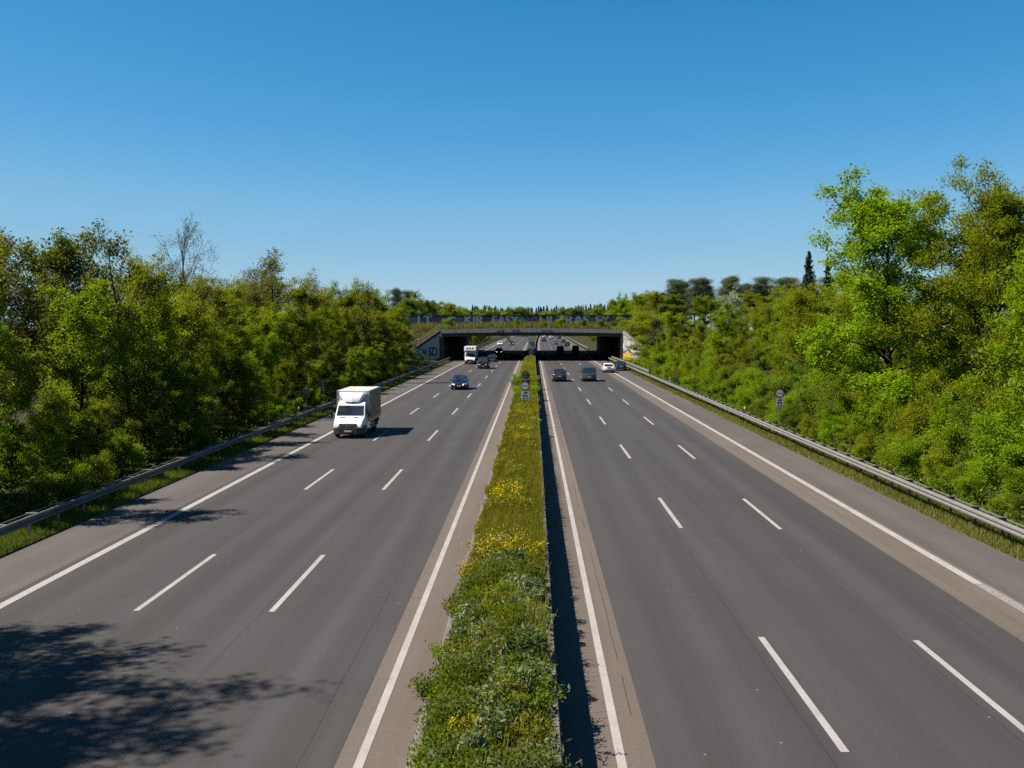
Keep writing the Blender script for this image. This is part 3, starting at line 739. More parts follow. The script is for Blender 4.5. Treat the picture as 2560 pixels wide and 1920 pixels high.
row(1, 33, 1.5, 7.0, 9.0, 70, 100, 5.5, ['deep', 'olive'], 'deep in the right-hand wood', 3.0)
# ---- woods beyond the bridge
plant('pine', -40.5, 290, 17.4, 'dark pine above the left end of the graffiti barrier', var=0)
plant('pine', -38.2, 294, 17.0, 'second dark pine beside the rounded tree beyond the bridge', var=1)
plant('deep', -36.2, 284, 16.2, 'big rounded green tree just beyond the left end of the graffiti barrier', var=1, wide=1.15)
row(-1, 27, 2.5, 11, 14, 296, 470, 13.0, ['olive', 'brown', 'brown', 'dense'], 'beyond the bridge on the left')
row(-1, 41, 4, 14, 17, 320, 520, 15.0, ['brown', 'olive', 'deep', 'brown'], 'far back beyond the bridge on the left')
row(-1, 19.5, 0.5, 3, 5.5, 292, 420, 11.0, ['deep', 'olive'], 'low by the road beyond the bridge')
row(1, 24.5, 1.0, 5, 8, 292, 420, 12.0, ['olive', 'dense'], 'low by the road right beyond the bridge')
row(1, 36, 3, 14, 17.5, 292, 450, 11.0, ['dense', 'olive', 'dense', 'deep'], 'beyond the bridge on the right')
row(1, 48, 4, 15, 18, 330, 520, 15.0, ['olive', 'deep', 'olive'], 'far back beyond the bridge on the right')
for i in range(72):
    plant('spruce', -44 + i * 1.5 + random.uniform(-1.2, 1.2), random.uniform(600, 700), random.uniform(16.5, 19.8), None, 'in the distant row on the horizon', wide=1.25)
for i in range(26):
    plant(random.choice(['olive', 'deep', 'deep']), -43 + i * 3.9 + random.uniform(-2, 2), random.uniform(545, 595), random.uniform(14.5, 17.2), None, 'before the distant spruces', wide=1.3)

# ---- give look-alikes their place among each other
ORD = ['leftmost', 'second from left', 'third from left', 'fourth from left', 'fifth from left', 'sixth from left', 'seventh from left', 'eighth from left', 'ninth from left', 'tenth from left', 'eleventh from left', 'twelfth from left']
NUMW = 'zero one two three four five six seven eight nine ten eleven twelve thirteen fourteen fifteen sixteen seventeen eighteen nineteen twenty'.split()
by = {}
for q in pend: by.setdefault(q[1], []).append(q)
def ordw(k, n):
    if n == 2: return ('left', 'right')[k] + ' of two'
    if k == n - 1: return 'rightmost'
    if k == (n - 1) / 2 and n <= 5: return 'middle one'
    if k < len(ORD) and k <= n // 2: return ORD[k]
    if n - 1 - k < len(ORD): return ORD[n - 1 - k].replace('left', 'right').replace('rightmost', 'rightmost')
    return f'number {k + 1} from left'
TENS = {20: 'twenty', 30: 'thirty', 40: 'forty'}
for base, L in by.items():
    L.sort(key=lambda q: q[2])
    for k, q in enumerate(L):
        if len(L) == 1: q[0]['label'] = base
        else:
            n = len(L); kk = min(k, n - 1 - k)
            if kk >= len(ORD):
                q[0]['label'] = base + f', {k + 1}th from the left'
            else: q[0]['label'] = base + ', ' + ordw(k, n)
            q[0]['group'] = base.replace(' tree ', ' trees ').replace(' shrub ', ' shrubs ')

# ------------------------------------------------------------------ ground cover
def blades(P, hgt, rng, wid=0.012, lean=0.45):
    n = len(P); az = rng.uniform(0, 6.283, n); d = np.stack([np.cos(az), np.sin(az), np.zeros(n)], 1); sd = np.stack([-np.sin(az), np.cos(az), np.zeros(n)], 1)
    h = (hgt * rng.uniform(0.5, 1.3, n))[:, None]; ln = rng.uniform(0.1, 1, n)[:, None] * lean; w = (wid * rng.uniform(0.7, 1.4, n))[:, None] if np.isscalar(wid) else (wid * rng.uniform(0.7, 1.4, n))[:, None]
    V = np.empty((n, 4, 3)); up = np.array([0, 0, 1.0])
    V[:, 0] = P - sd * w; V[:, 1] = P + sd * w; V[:, 2] = P + d * h * ln + up * h + sd * w * 0.3; V[:, 3] = P + d * h * ln + up * h - sd * w * 0.3
    return V.reshape(-1, 3), np.arange(n * 4).reshape(n, 4)
def mound(x): return np.interp(x, [-1.91, -1.75, -1.3, -0.6, 0.0, 0.28], [0.08, 0.34, 0.58, 0.72, 0.74, 0.72])
def vbend(y): s = np.maximum(0, y - 200); return 2.2e-5 * s * s
def vrise(y): s = np.maximum(0, y - 200); return 0.0032 * s * np.minimum(1, s / 60)

rng = np.random.default_rng(5)
def median_cover(name, y0, y1, n, hgt, wid, leafkey, xr=(-1.95, 0.30), bl=True, lsize=0.05, pw=1.0):
    y = y0 + (y1 - y0) * rng.uniform(size=n) ** pw; x = rng.uniform(xr[0], xr[1], n)
    edge = 0.25 * np.sin(y * 0.9) + 0.15 * np.sin(y * 2.3)
    x = np.where(x < -1.5, x + edge * 0.5 + 0.1, x)
    z = mound(np.clip(x, -1.91, 0.28)) + vrise(y)
    pn = 0.5 + 0.5 * np.sin(y * 0.55 + x * 1.3) * np.sin(y * 0.21 + 1.0); tint = np.clip(rng.uniform(size=n) * 0.6 + pn * 0.4, 0, 1)
    P = np.stack([x + vbend(y), y, z], 1)
    if bl: v, f = blades(P, hgt * (0.75 + 0.5 * pn) * (0.5 + 0.5 * np.clip((x + 2.0) / 0.5, 0, 1)), rng, wid)
    else:
        P[:, 2] += rng.uniform(0.03, 1, n) ** 0.7 * hgt * (0.6 + 0.6 * pn); v, f = leafset(P, lsize, rng, 0.6, 0.45)
    o = mesh_obj(name, np_mesh(name, v, f, L_[leafkey], tint)); prop(o, kind='stuff'); return o
median_cover('median_grass', 26, 60, 42000, 0.42, 0.011, 'hedge')
median_cover('median_grass', 60, 120, 34000, 0.42, 0.022, 'hedge')
median_cover('median_grass', 120, 197, 16000, 0.40, 0.04, 'hedge')
median_cover('median_grass', 273, 560, 14000, 0.5, 0.09, 'hedge')
median_cover('median_foliage', 28, 62, 26000, 0.38, 0, 'hedge', bl=False, lsize=0.05)
median_cover('median_foliage', 62, 196, 30000, 0.38, 0, 'hedge', bl=False, lsize=0.085)
median_cover('median_foliage', 10, 30, 13000, 0.30, 0, 'sage', bl=False, lsize=0.05)
median_cover('median_foliage', 10, 30, 9000, 0.32, 0, 'green', bl=False, lsize=0.04)
median_cover('median_foliage', 22, 34, 9000, 0.36, 0, 'hedge', bl=False, lsize=0.045)
median_cover('median_grass', 10, 31, 7000, 0.45, 0.008, 'hedge')
def clumps(name, key, n, y0, y1, per, ls, asp, hr, rr, up):
    P = []; tint = []
    for i in range(n):
        cy = rng.uniform(y0, y1); cx = rng.uniform(-1.6, 0.1); h = rng.uniform(*hr); r = rng.uniform(*rr); z0 = float(mound(np.clip(cx, -1.91, 0.28)))
        u = rng.uniform(size=per); az = rng.uniform(0, 6.283, per); q = r * np.sqrt(rng.uniform(size=per)) * (0.45 + 0.55 * np.sin(math.pi * np.clip(u, 0.05, 0.97)))
        P.append(np.stack([cx + q * np.cos(az), cy + q * np.sin(az), z0 + h * u], 1)); tint.append(np.clip(rng.uniform() * 0.5 + 0.5 * rng.uniform(size=per), 0, 1))
    v, f = leafset(np.concatenate(P), ls, rng, up, asp)
    prop(mesh_obj(name, np_mesh(name, v, f, L_[key], np.concatenate(tint))), kind='stuff')
clumps('median_weeds', 'sage', 46, 11, 27.5, 420, 0.075, 0.24, (0.35, 0.65), (0.25, 0.5), 0.2)
clumps('median_weeds', 'green', 34, 11, 24, 520, 0.036, 0.5, (0.4, 0.8), (0.3, 0.6), 0.5)
clumps('median_weeds', 'hedge', 36, 11, 30, 360, 0.045, 0.3, (0.35, 0.7), (0.2, 0.45), 0.3)
clumps('median_weeds', 'fresh', 22, 11, 30, 420, 0.034, 0.45, (0.3, 0.6), (0.25, 0.5), 0.5)
clumps('median_weeds', 'hedge', 90, 30, 100, 240, 0.06, 0.3, (0.4, 0.62), (0.3, 0.6), 0.3)
clumps('median_weeds', 'fresh', 26, 60, 190, 240, 0.085, 0.4, (0.45, 0.8), (0.4, 0.7), 0.3)

def weed(seed, h, r, leaf, n, lsize, flower=None, fn=0, asp=0.4, stems=14):
    """upright clump: stems with leaves, flower heads at the tips when it flowers"""
    rg = np.random.default_rng(seed); polys = []; P = []; Fp = []
    for i in range(stems):
        az = rg.uniform(0, 6.283); q = rg.uniform(0, 1) ** 0.6 * r * 0.5; p0 = np.array([math.cos(az) * q, math.sin(az) * q, -0.05])
        B = grow(rg, p0, np.array([math.cos(az) * 0.5 * r / h, math.sin(az) * 0.5 * r / h, 1]), h * rg.uniform(0.7, 1.1), 4, 0.08, 0.03); polys.append((B, np.linspace(0.007, 0.003, 5), 3))
        m = n // stems; u = rg.uniform(0.1, 1.0, m) * 4; i0 = np.minimum(u.astype(int), 3); Q = B[i0] + (B[i0 + 1] - B[i0]) * (u - i0)[:, None]
        P.append(Q + rg.normal(size=(m, 3)) * np.array([0.09, 0.09, 0.05]))
        if flower:
            k = fn // stems; Fp.append(B[4] + rg.normal(size=(k, 3)) * np.array([0.10, 0.10, 0.09]))
    tv, tf = tube_np(polys); tm = np_mesh('stems', tv, tf, L_[leaf], rg.uniform(size=len(tf)))
    P = np.concatenate(P); lv, lf = leafset(P, lsize, rg, 0.5, asp); cm = np_mesh('leaves', lv, lf, L_[leaf], rg.uniform(size=len(P)))
    fm = None
    if flower:
        Fp = np.concatenate(Fp); lv, lf = leafset(Fp, 0.026, rg, 0.8, 0.8); fm = np_mesh('blossom', lv, lf, L_[flower], rg.uniform(size=len(Fp)))
    return tm, cm, fm
yel = [weed(301, 0.75, 0.6, 'hedge', 420, 0.05, 'flower', 260), weed(302, 0.65, 0.7, 'hedge', 420, 0.05, 'flower', 210, stems=18)]
yel += [weed(307, 0.75, 0.75, 'hedge', 320, 0.05, 'flower', 400, stems=20), weed(308, 0.7, 0.65, 'hedge', 320, 0.05, 'flower', 340, stems=20)]
whi = [weed(303, 0.8, 0.5, 'sage', 500, 0.05, 'cream', 48, stems=8)]
lush = [weed(304, 0.7, 0.75, 'green', 1500, 0.05, stems=22), weed(305, 0.65, 0.7, 'sage', 1100, 0.065, asp=0.28, stems=22), weed(306, 0.75, 0.8, 'fresh', 1500, 0.045, stems=24)]
def weed_at(pr, name, label, x, y, s=1.0, group=None, cat='plant', sz=None):
    o = thing(name, label, cat, (x, y, float(mound(np.clip(x, -1.91, 0.28))) - 0.02), random.uniform(0, 6.28), group); o.scale = (s, s, sz or s)
    mesh_obj('stems', pr[0], o); mesh_obj('leaves', pr[1], o)
    if pr[2]: mesh_obj('blossom', pr[2], o)
    return o
yl = [(-1.05, 14.5, 0.62, 'yellow flowering plant at the bottom of the median'), (-0.35, 14.6, 0.42, 'small yellow flowering plant right of another at the median bottom'),
      (-1.4, 24.6, 0.8, 'yellow flowering plant on the left edge of the big yellow drift'), (-1.25, 26.2, 1.0, 'yellow flowering plant in the left half of the big yellow drift'),
      (-0.75, 26.6, 0.95, 'yellow flowering plant in the middle of the big yellow drift'), (-0.25, 26.0, 0.85, 'yellow flowering plant at the right end of the big yellow drift'),
      (-1.1, 29.0, 0.5, 'yellow flowering plant just behind the big yellow drift'), (-0.05, 20.6, 0.6, 'sparse yellow flowers among grey-green leaves near the median wall'),
      (-0.95, 35.0, 1.0, 'yellow flowering plant alone in the olive part of the median'), (-0.8, 37.5, 0.55, 'paler yellow flowers behind the lone yellow plant on the median'),
      (-0.55, 52.5, 0.8, 'nearer dense yellow bush below the median sign'), (-0.45, 56.5, 0.85, 'wide yellow bush between two others below the median sign'), (-0.6, 60.5, 0.65, 'pale yellow bush nearest the foot of the median sign'),
      (-0.5, 66.8, 1.15, 'small yellow flower head hiding the foot of the median sign pole'), (-0.6, 140, 1.5, 'bright yellow bush far up the median before the bridge pier')]
for i, (x, y, s, lb) in enumerate(yl): weed_at(yel[i % 2 + (2 if y > 24 else 0)], 'yellow_flower', lb, x, y, s, 'yellow flowering plants on the median', 'flower')
wl = [(-1.55, 17.8, 0.8, 'pale flowering stalks leaning over the left kerb'), (-0.75, 17.2, 1.0, 'tall cream flower stalk in the middle of the near median'), (-0.75, 15.4, 0.9, 'cream flower stalk low in the near median'),
      (0.05, 20.0, 0.7, 'cream flowers close to the median wall'), (-1.1, 18.8, 0.75, 'white flower tuft left in the near median')]
for i, (x, y, s, lb) in enumerate(wl): weed_at(whi[0], 'white_flower', lb, x, y, s, 'cream flowering plants on the median', 'flower')
ll = [(-1.25, 13.6, 0.85, 2, 'feathery green plant at the bottom left of the median'), (-1.15, 12.9, 0.85, 2, 'feathery green clump at the very bottom of the median'), (-0.4, 12.7, 0.85, 1, 'long-leaved grey-green plant at the bottom of the median'),
      (0.0, 13.2, 0.9, 1, 'grey-green clump against the near end of the median wall'), (-0.08, 15.7, 0.9, 0, 'dark bushy clump overhanging the median wall'), (-0.2, 16.6, 0.9, 0, 'dark green clump left of the one over the wall'),
      (-1.75, 17.3, 0.75, 0, 'leafy branch poking over the left kerb'), (-1.8, 19.6, 0.65, 2, 'small green tuft sticking out over the left kerb'), (-1.2, 15.3, 0.9, 0, 'dark leafy clump in the left of the near median'),
      (-0.6, 21.5, 0.7, 1, 'silvery long-leaved patch in the middle of the median'), (-1.0, 24.0, 0.7, 1, 'silvery patch just before the yellow drift'), (-0.3, 23.4, 0.7, 1, 'silvery patch right of another before the yellow drift'),
      (-1.65, 22.2, 0.7, 0, 'green clump on the left kerb beside the silvery patch'), (-1.75, 110, 1.4, 0, 'dark shrub bulging from the left edge of the far median'), (-0.05, 108, 1.4, 2, 'green shrub by the median wall right of the sign back'),
      (-0.1, 92, 1.3, 2, 'rounded green bush right of the median signs'), (-1.4, 96, 1.2, 2, 'rounded green bush left of the median signs'), (-1.7, 118, 1.7, 2, 'green shrub left on the median behind the sign back')]
for x, y, s, k, lb in ll: weed_at(lush[k], 'leafy_plant', lb, x, y, s)

# grass verges
def verge(name, xa, xb, y0, y1, n, h, key, wid):
    y = y0 + (y1 - y0) * rng.uniform(size=n) ** 1.5; x = rng.uniform(xa, xb, n) + 0.12 * np.sin(y * 0.7) * np.sin(y * 0.23)
    z = np.full(n, -0.06); pn = 0.5 + 0.5 * np.sin(y * 0.35) * np.sin(x * 2 + y * 0.11)
    e = np.clip((x - xa) / (xb - xa), 0, 1)
    near = 1 - e if xa > 0 else e
    tint = np.clip(rng.uniform(size=n) * 0.55 + 0.55 * near * (0.4 + 0.6 * pn) - 0.05, 0, 1)
    v, f = blades(np.stack([x, y, z], 1), h * (0.6 + 0.6 * pn) * (1.1 - 0.6 * near), rng, wid * np.clip(y / 40, 1, 4))
    prop(mesh_obj(name, np_mesh(name, v, f, L_[key], tint)), kind='stuff')
verge('verge_grass', 15.0, 16.5, 26, 195, 60000, 0.24, 'drygrass', 0.010)
verge('verge_grass', -18.6, -16.75, 26, 195, 60000, 0.26, 'grass', 0.010)
# undergrowth along the foot of the bank and on the forest edge
def under(name, x0, x1, y0, y1, n, h, key, ls):
    y = y0 + (y1 - y0) * rng.uniform(size=n) ** 1.4; x = rng.uniform(x0, x1, n)
    z = np.array([gh(a, b) for a, b in zip(x, y)]); cl = 0.5 + 0.5 * np.sin(x * 1.7 + y * 0.9) * np.sin(y * 0.47 - x * 0.6)
    z = z + rng.uniform(0, 1, n) ** 1.2 * h * (0.3 + cl)
    v, f = leafset(np.stack([x, y, z], 1), ls * 1.0, rng, 0.7, 0.5)
    prop(mesh_obj(name, np_mesh(name, v, f, L_[key], np.clip(rng.uniform(size=n) * 0.5 + cl * 0.5, 0, 1))), kind='stuff')
under('bank_undergrowth', 16.5, 24, 30, 195, 50000, 0.9, 'green', 0.085)
under('forest_undergrowth', -34, -18.6, 34, 190, 45000, 0.7, 'green', 0.085)
under('dead_leaves', -23, -18.2, 28, 150, 14000, 0.06, 'litter', 0.06)
under('dead_leaves', -2.62, -2.15, 17.3, 19.0, 900, 0.03, 'litter', 0.022)

# ------------------------------------------------------------------ guard rails
WB = [(0.00, 0.75), (-0.055, 0.735), (-0.08, 0.69), (-0.08, 0.645), (-0.02, 0.60), (-0.02, 0.585), (-0.08, 0.54), (-0.08, 0.495), (-0.055, 0.45), (0.0, 0.435)]
def guard_rail(label, x, side, y0, y1, sp, mat, spacer=True, zoff=0.0, posts=True, bracket_mat=None):
    """side +1: rail right of the road, face towards -x; mirrored for -1"""
    o = thing('guard_rail', label, 'guard rail', (0, 0, 0))
    def sweep(prof, th=0.012):
        outer = [(x + side * a, z + zoff) for a, z in prof]; inner = [(x + side * (a + th), z + zoff) for a, z in reversed(prof)]
        return outer + inner
    MB().loft(strip_solid(sweep(WB), y0, y1, 8)).build('beam', mat, o)
    y = y0 + 0.4; pts = []
    while y < y1: pts.append(y); y += sp
    for y in pts:
        b = bend(y); r_ = rise(y)
        if spacer:
            m2 = MB()
            xa, xb = sorted((x + side * 0.012 + b, x + side * 0.42 + b))
            m2.box(xa, xb, y - 0.03, y + 0.03, 0.60 + r_ + zoff, 0.735 + r_ + zoff); m2.box(xa + 0.0, xb, y - 0.07, y + 0.07, 0.737 + r_ + zoff, 0.748 + r_ + zoff)
            m2.build('spacer', bracket_mat or mat, o)
        if posts:
            px = x + side * (0.30 if spacer else 0.08) + b; m3 = MB()
            m3.box(px - 0.045, px + 0.045, y - 0.026, y + 0.026, -0.25 + r_, (0.595 if spacer else 0.72) + r_ + zoff); m3.build('post', M['post'], o)
    if spacer:
        a, bb = x + side * 0.40, x + side * 0.43
        MB().loft(strip_solid([(a, 0.70 + zoff), (bb, 0.70 + zoff), (bb, 0.66 + zoff), (a, 0.66 + zoff)], y0, y1, 8)).build('tie_bar', mat, o)
    return o
guard_rail('long galvanised guard rail with spacer brackets along the right shoulder', 15.72, 1, 26, 128, 1.33 * 1.0 if False else 2.0, M['steel'], bracket_mat=M['steel_dull'])
guard_rail('far stretch of galvanised rail leading up to the right bridge abutment', 15.72, 1, 128.2, 200, 2.0, M['steel'], bracket_mat=M['steel_dull'])
guard_rail('upper second rail set back behind the right rail before the bridge', 16.35, 1, 134, 198, 4.0, M['steel'], spacer=False, zoff=0.28)
guard_rail('dark guard rail with pale bracket ends in front of the left wood', -17.28, -1, 26, 128, 2.0, M['steel_dull'], bracket_mat=M['steel'])
guard_rail('far stretch of dark rail leading to the left bridge abutment', -17.28, -1, 128.2, 172, 2.0, M['steel_dull'], bracket_mat=M['steel'])
guard_rail('paler raised rail end by the left abutment', -17.28, -1, 172.2, 200, 2.0, M['steel'], spacer=False, zoff=0.06)
guard_rail('thin distant rail on the right beyond the bridge', 15.72, 1, 274, 520, 8.0, M['steel'], spacer=False)
guard_rail('thin distant rail on the left beyond the bridge', -17.28, -1, 274, 520, 8.0, M['steel_dull'], spacer=False)

# ------------------------------------------------------------------ bridge
YB0, YB1 = 197.0, 272.0
br = thing('road_bridge', 'wide low concrete bridge over the motorway with graffiti on its walls', 'bridge')
NZ = 24
def arc(x): return 0.24 * (1 - (x / 19.0) ** 2)
mb = MB()
top = [(x, 6.52 + arc(x)) for x in np.linspace(-19.3, 18.4, NZ)]; bot = [(x, z - 0.82) for x, z in reversed(top)]
mb.prism(top + bot, 'y', YB0, YB0 + 0.45); mb.build('fascia', M['concrete'], br)
top = [(x, 5.95 + arc(x)) for x in np.linspace(-19.0, 18.2, NZ)]; bot = [(x, 4.98 + arc(x)) for x, z in reversed(top)]
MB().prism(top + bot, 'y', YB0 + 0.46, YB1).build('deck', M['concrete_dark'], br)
MB().prism([(x, z + 0.55 + 0.29) for x, z in [(p[0], 5.66 + arc(p[0])) for p in top]] + [(x, z - 0.60) for x, z in [(p[0], 5.66 + arc(p[0])) for p in bot]], 'y', YB1 + 0.01, YB1 + 0.45).build('fascia', M['concrete'], br)
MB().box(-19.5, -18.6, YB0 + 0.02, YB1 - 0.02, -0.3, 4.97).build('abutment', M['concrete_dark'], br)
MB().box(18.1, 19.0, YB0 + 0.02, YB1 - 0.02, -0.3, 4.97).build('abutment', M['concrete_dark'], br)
MB().box(-1.0, 0.34, YB0 + 0.1, YB1 - 0.5, 0.1, 3.95).build('pier', M['concrete'], br)
MB().box(-1.08, 0.42, YB0 - 0.02, YB1 - 0.4, 3.95, 5.2).build('pier_head', M['concrete'], br)
mb = MB()
for p in (((-0.75, 2.3), (-0.55, 1.2), (-0.45, 0.6)), ((-0.15, 2.4), (-0.3, 1.3), (-0.42, 0.6)), ((-0.55, 2.2), (-0.35, 1.9), (-0.25, 2.3)), ((-0.5, 1.4), (-0.3, 1.1), (-0.15, 1.5))):
    for a, b in zip(p, p[1:]): mb.tube([(a[0], YB0 + 0.055, a[1]), (b[0], YB0 + 0.055, b[1])], 0.035, 5)
pb = MB().box(-1.02, 0.36, YB0 + 0.06, YB0 + 0.099, 0.1, 2.55).build('painted_base', M['black_paint'], br)
mb.build('scrawl', M['ink_pale'], pb)
def wing(pts, y_th, mat, name='wing_wall'):
    """pts: bottom/top outline along a slanted plan line"""
    return None
def wing_wall(p0, p1, h0, h1, mat, side):
    """vertical wall from plan point p0 to p1 with a sloping top"""
    d = Vector((p1[0] - p0[0], p1[1] - p0[1], 0)); n = Vector((-d.y, d.x, 0)).normalized() * 0.45
    if n.y < 0: n = -n
    A = [Vector((*p0, -0.3)), Vector((*p1, -0.3)), Vector((*p1, h1)), Vector((*p0, h0))]
    mb = MB(); V = A + [a + n for a in A]
    mb.add(V, [(0, 1, 2, 3), (7, 6, 5, 4), (0, 4, 5, 1), (1, 5, 6, 2), (2, 6, 7, 3), (3, 7, 4, 0)])
    wl = mb.build('wing_wall', mat, br)
    f = -n.normalized() * 0.12; cb = MB(); up = Vector((0, 0, 0.62)); dn = Vector((0, 0, -0.02))
    T0, T1 = A[3], A[2]
    V = [T0 + f + dn, T1 + f + dn, T1 + f + up, T0 + f + up]; V += [v - f + n for v in V]
    cb.add(V, [(0, 1, 2, 3), (7, 6, 5, 4), (0, 4, 5, 1), (1, 5, 6, 2), (2, 6, 7, 3), (3, 7, 4, 0)]); cb.build('coping', M['coping'] if side > 0 else M['concrete_dark'], br)
    return wl, d.normalized(), -n.normalized()
wl, dl, fl = wing_wall((-19.35, 197.2), (-24.6, 193.0), 5.75, 1.9, M['wall_white'], -1)
wr, dr, fr = wing_wall((18.45, 197.2), (23.8, 191.5), 5.75, 1.2, M['wall_grey'], 1)

def text_mesh(txt, size, mat, name, offset=0.0, shear=0.0):
    cu = bpy.data.curves.new('lettering', 'FONT'); cu.body = txt; cu.size = size; cu.offset = offset; cu.shear = shear; cu.extrude = 0.004; cu.resolution_u = 3
    cu.space_character = 0.95
    ob = bpy.data.objects.new('lettering', cu); C.objects.link(ob)
    bpy.context.view_layer.update()
    me = bpy.data.meshes.new_from_object(ob.evaluated_get(bpy.context.evaluated_depsgraph_get()))
    bpy.data.objects.remove(ob); me.name = name; me.materials.clear(); me.materials.append(mat)
    return me
def text_on(txt, size, mat, origin, along, face, name='graffiti', parent=None, offset=0.0, out=0.01, sx=1.0, shear=0.0):
    """letters standing on a vertical wall: origin = lower left corner, along = reading direction, face = outward normal"""
    me = text_mesh(txt, size, mat, name, offset, shear); o = mesh_obj(name, me, parent)
    a = Vector(along).normalized(); f = Vector(face).normalized(); u = Vector((0, 0, 1))
    Mx = Matrix(((a.x * sx, u.x, f.x, 0), (a.y * sx, u.y, f.y, 0), (a.z * sx, u.z, f.z, 0), (0, 0, 0, 1)))
    Mx.translation = Vector(origin) + f * out; o.matrix_world = Mx
    return o
def blob(mb, cx, cz, rx, rz, y, n=18, seed=0, mi=0, th=0.012):
    rg = random.Random(seed); P = []
    ph = [rg.uniform(0, 6.28) for _ in range(3)]
    for k in range(n):
        a = 2 * math.pi * k / n; q = 1 + 0.16 * math.sin(2 * a + ph[0]) + 0.12 * math.sin(3 * a + ph[1]) + 0.08 * math.sin(5 * a + ph[2])
        P.append((cx + rx * q * math.cos(a), cz + rz * q * math.sin(a)))
    mb.prism(P, 'y', y - th, y, mi)
# left wing wall: dark blue letters, teal wash
al = -dl   # reading direction, left to right seen from the road
base = Vector((-24.3, 193.24, 0)); 
def onwall(s, z, wall_p1, along): return Vector(wall_p1) + along * s + Vector((0, 0, z))
text_on('DCM', 2.3, M['ink_teal'], onwall(0.25, 1.0, (-24.6, 193.0, 0), al), al, fl, parent=br, offset=0.05, sx=0.62)
text_on('SD', 2.5, M['ink_blue'], onwall(3.75, 1.1, (-24.6, 193.0, 0), al), al, fl, parent=br, offset=0.06, sx=0.80)
# right wing wall: pale shapes and a yellow figure-like blot, built as flat paint
def wall_paint(polys, p0, along, face, mat, name, parent, out=0.012):
    mb = MB(); a = Vector(along); f = Vector(face)
    for poly in polys:
        Q = [Vector(p0) + a * s + Vector((0, 0, z)) for s, z in poly]
        V = [q + f * out for q in Q] + [q - f * 0.002 for q in Q]; n = len(Q)
        mb.add(V, [tuple(range(n)), tuple(reversed(range(n, 2 * n)))] + [(i, i + n, (i + 1) % n + n, (i + 1) % n) for i in range(n)])
    return mb.build(name, mat, parent)
p0 = (18.45, 197.2, 0)
wall_paint([[(0.15, 0.2), (3.0, 0.1), (2.9, 0.9), (2.4, 1.55), (1.7, 1.7), (1.45, 2.1), (1.0, 1.65), (0.2, 1.5)]], p0, dr, fr, M['ink_yellow'], 'graffiti', br)
wall_paint([[(0.2, 1.55), (0.9, 1.75), (1.4, 2.25), (1.9, 1.8), (2.5, 1.6), (2.7, 1.9), (1.6, 2.55), (0.9, 2.2), (0.2, 1.9)]], p0, dr, fr, M['ink_purple'], 'graffiti', br)
wall_paint([[(1.4, 2.9), (1.9, 3.0), (1.85, 4.0), (1.6, 4.1), (1.45, 3.6)], [(0.2, 2.6), (0.6, 2.7), (0.5, 3.7), (0.2, 3.5)], [(2.3, 2.0), (3.6, 1.9), (3.7, 2.3), (2.5, 2.5)], [(2.7, 2.7), (3.0, 2.8), (2.9, 3.3), (2.65, 3.2)], [(3.1, 0.4), (4.2, 0.4), (4.0, 0.7), (3.2, 0.8)]], p0, dr, fr, M['ink_white'], 'graffiti', br)
# writing on the fascia
text_on('SEVZ', 0.62, M['ink_blue'], (-7.6, YB0, 5.98), (1, 0, 0), (0, -1, 0), parent=br, sx=1.2)
text_on('BMSA', 0.62, M['ink_blue'], (-4.4, YB0, 6.02), (1, 0, 0), (0, -1, 0), parent=br, sx=1.2)
text_on('ONTUN', 0.58, M['ink_black'], (1.6, YB0, 6.02), (1, 0, 0), (0, -1, 0), parent=br, sx=1.25)
# stair rail on the left wing
sr = thing('stair_railing', 'pale metal handrail sloping down above the left wing wall', 'railing')
A = Vector((-19.3, 197.4, 6.45)); B_ = Vector((-25.4, 192.9, 2.3))
for dz, nm in ((1.05, 'handrail'), (0.55, 'mid_rail')): MB().tube([A + Vector((0, 0, dz)), B_ + Vector((0, 0, dz))], 0.045, 6).build(nm, M['rail_pale'], sr)
for k in range(4):
    p = A.lerp(B_, k / 3 * 0.96 + 0.02); MB().tube([p - Vector((0, 0, 0.2)), p + Vector((0, 0, 1.05))], 0.04, 6).build('post', M['rail_pale'], sr)
# parapet railing along the deck edge
pr_ = thing('deck_railing', 'thin dark railing along the overgrown bridge edge', 'railing')
for dz, nm in ((1.05, 'top_rail'), (0.55, 'mid_rail')):
    MB().tube([(x, YB0 + 0.6, 6.50 + arc(x) + dz) for x in np.linspace(-19, 18.2, 12)], 0.03, 6).build(nm, M['rail_dark'], pr_)
for x in np.arange(-18.8, 18.3, 2.05): MB().box(x - 0.03, x + 0.03, YB0 + 0.57, YB0 + 0.63, 6.0, 7.55 + arc(x)).build('post', M['rail_dark'], pr_)
# soil and grass on the deck
def decktop(x, y): return 6.50 + arc(max(-19, min(19, x))) + 0.85 * sm((y - 199) / 20)
V = []; F = []; dx = list(np.linspace(-31, 31, 28)); dy = [197.46, 199, 202, 206, 212, 218, 224, 240, 260, 271.9]
for y in dy:
    for x in dx:
        z = decktop(x, y)
        if abs(x) > 19.2 and y < 199.5: z = gh(x, y) - 0.25
        V.append((x, y, z))
for j in range(len(dy) - 1):
    for i in range(27): F.append((j * 28 + i, j * 28 + i + 1, j * 28 + i + 29, j * 28 + i + 28))
prop(mesh_obj('deck_soil', np_mesh('deck_soil', V, F, M['ground'], smooth=True)), kind='structure')
n = 16000; x = rng.uniform(-27, 22, n); y = 197.5 + 23 * rng.uniform(size=n) ** 1.3
ok = (np.abs(x) < 19.0) | (y > 200.5); x, y = x[ok], y[ok]; n = len(x)
z = np.array([decktop(a, b) for a, b in zip(x, y)]); cl = 0.5 + 0.5 * np.sin(x * 0.9) * np.sin(x * 0.37 + y * 0.5)
v, f = blades(np.stack([x, y, z], 1), 0.35 + 0.55 * cl, rng, 0.05)
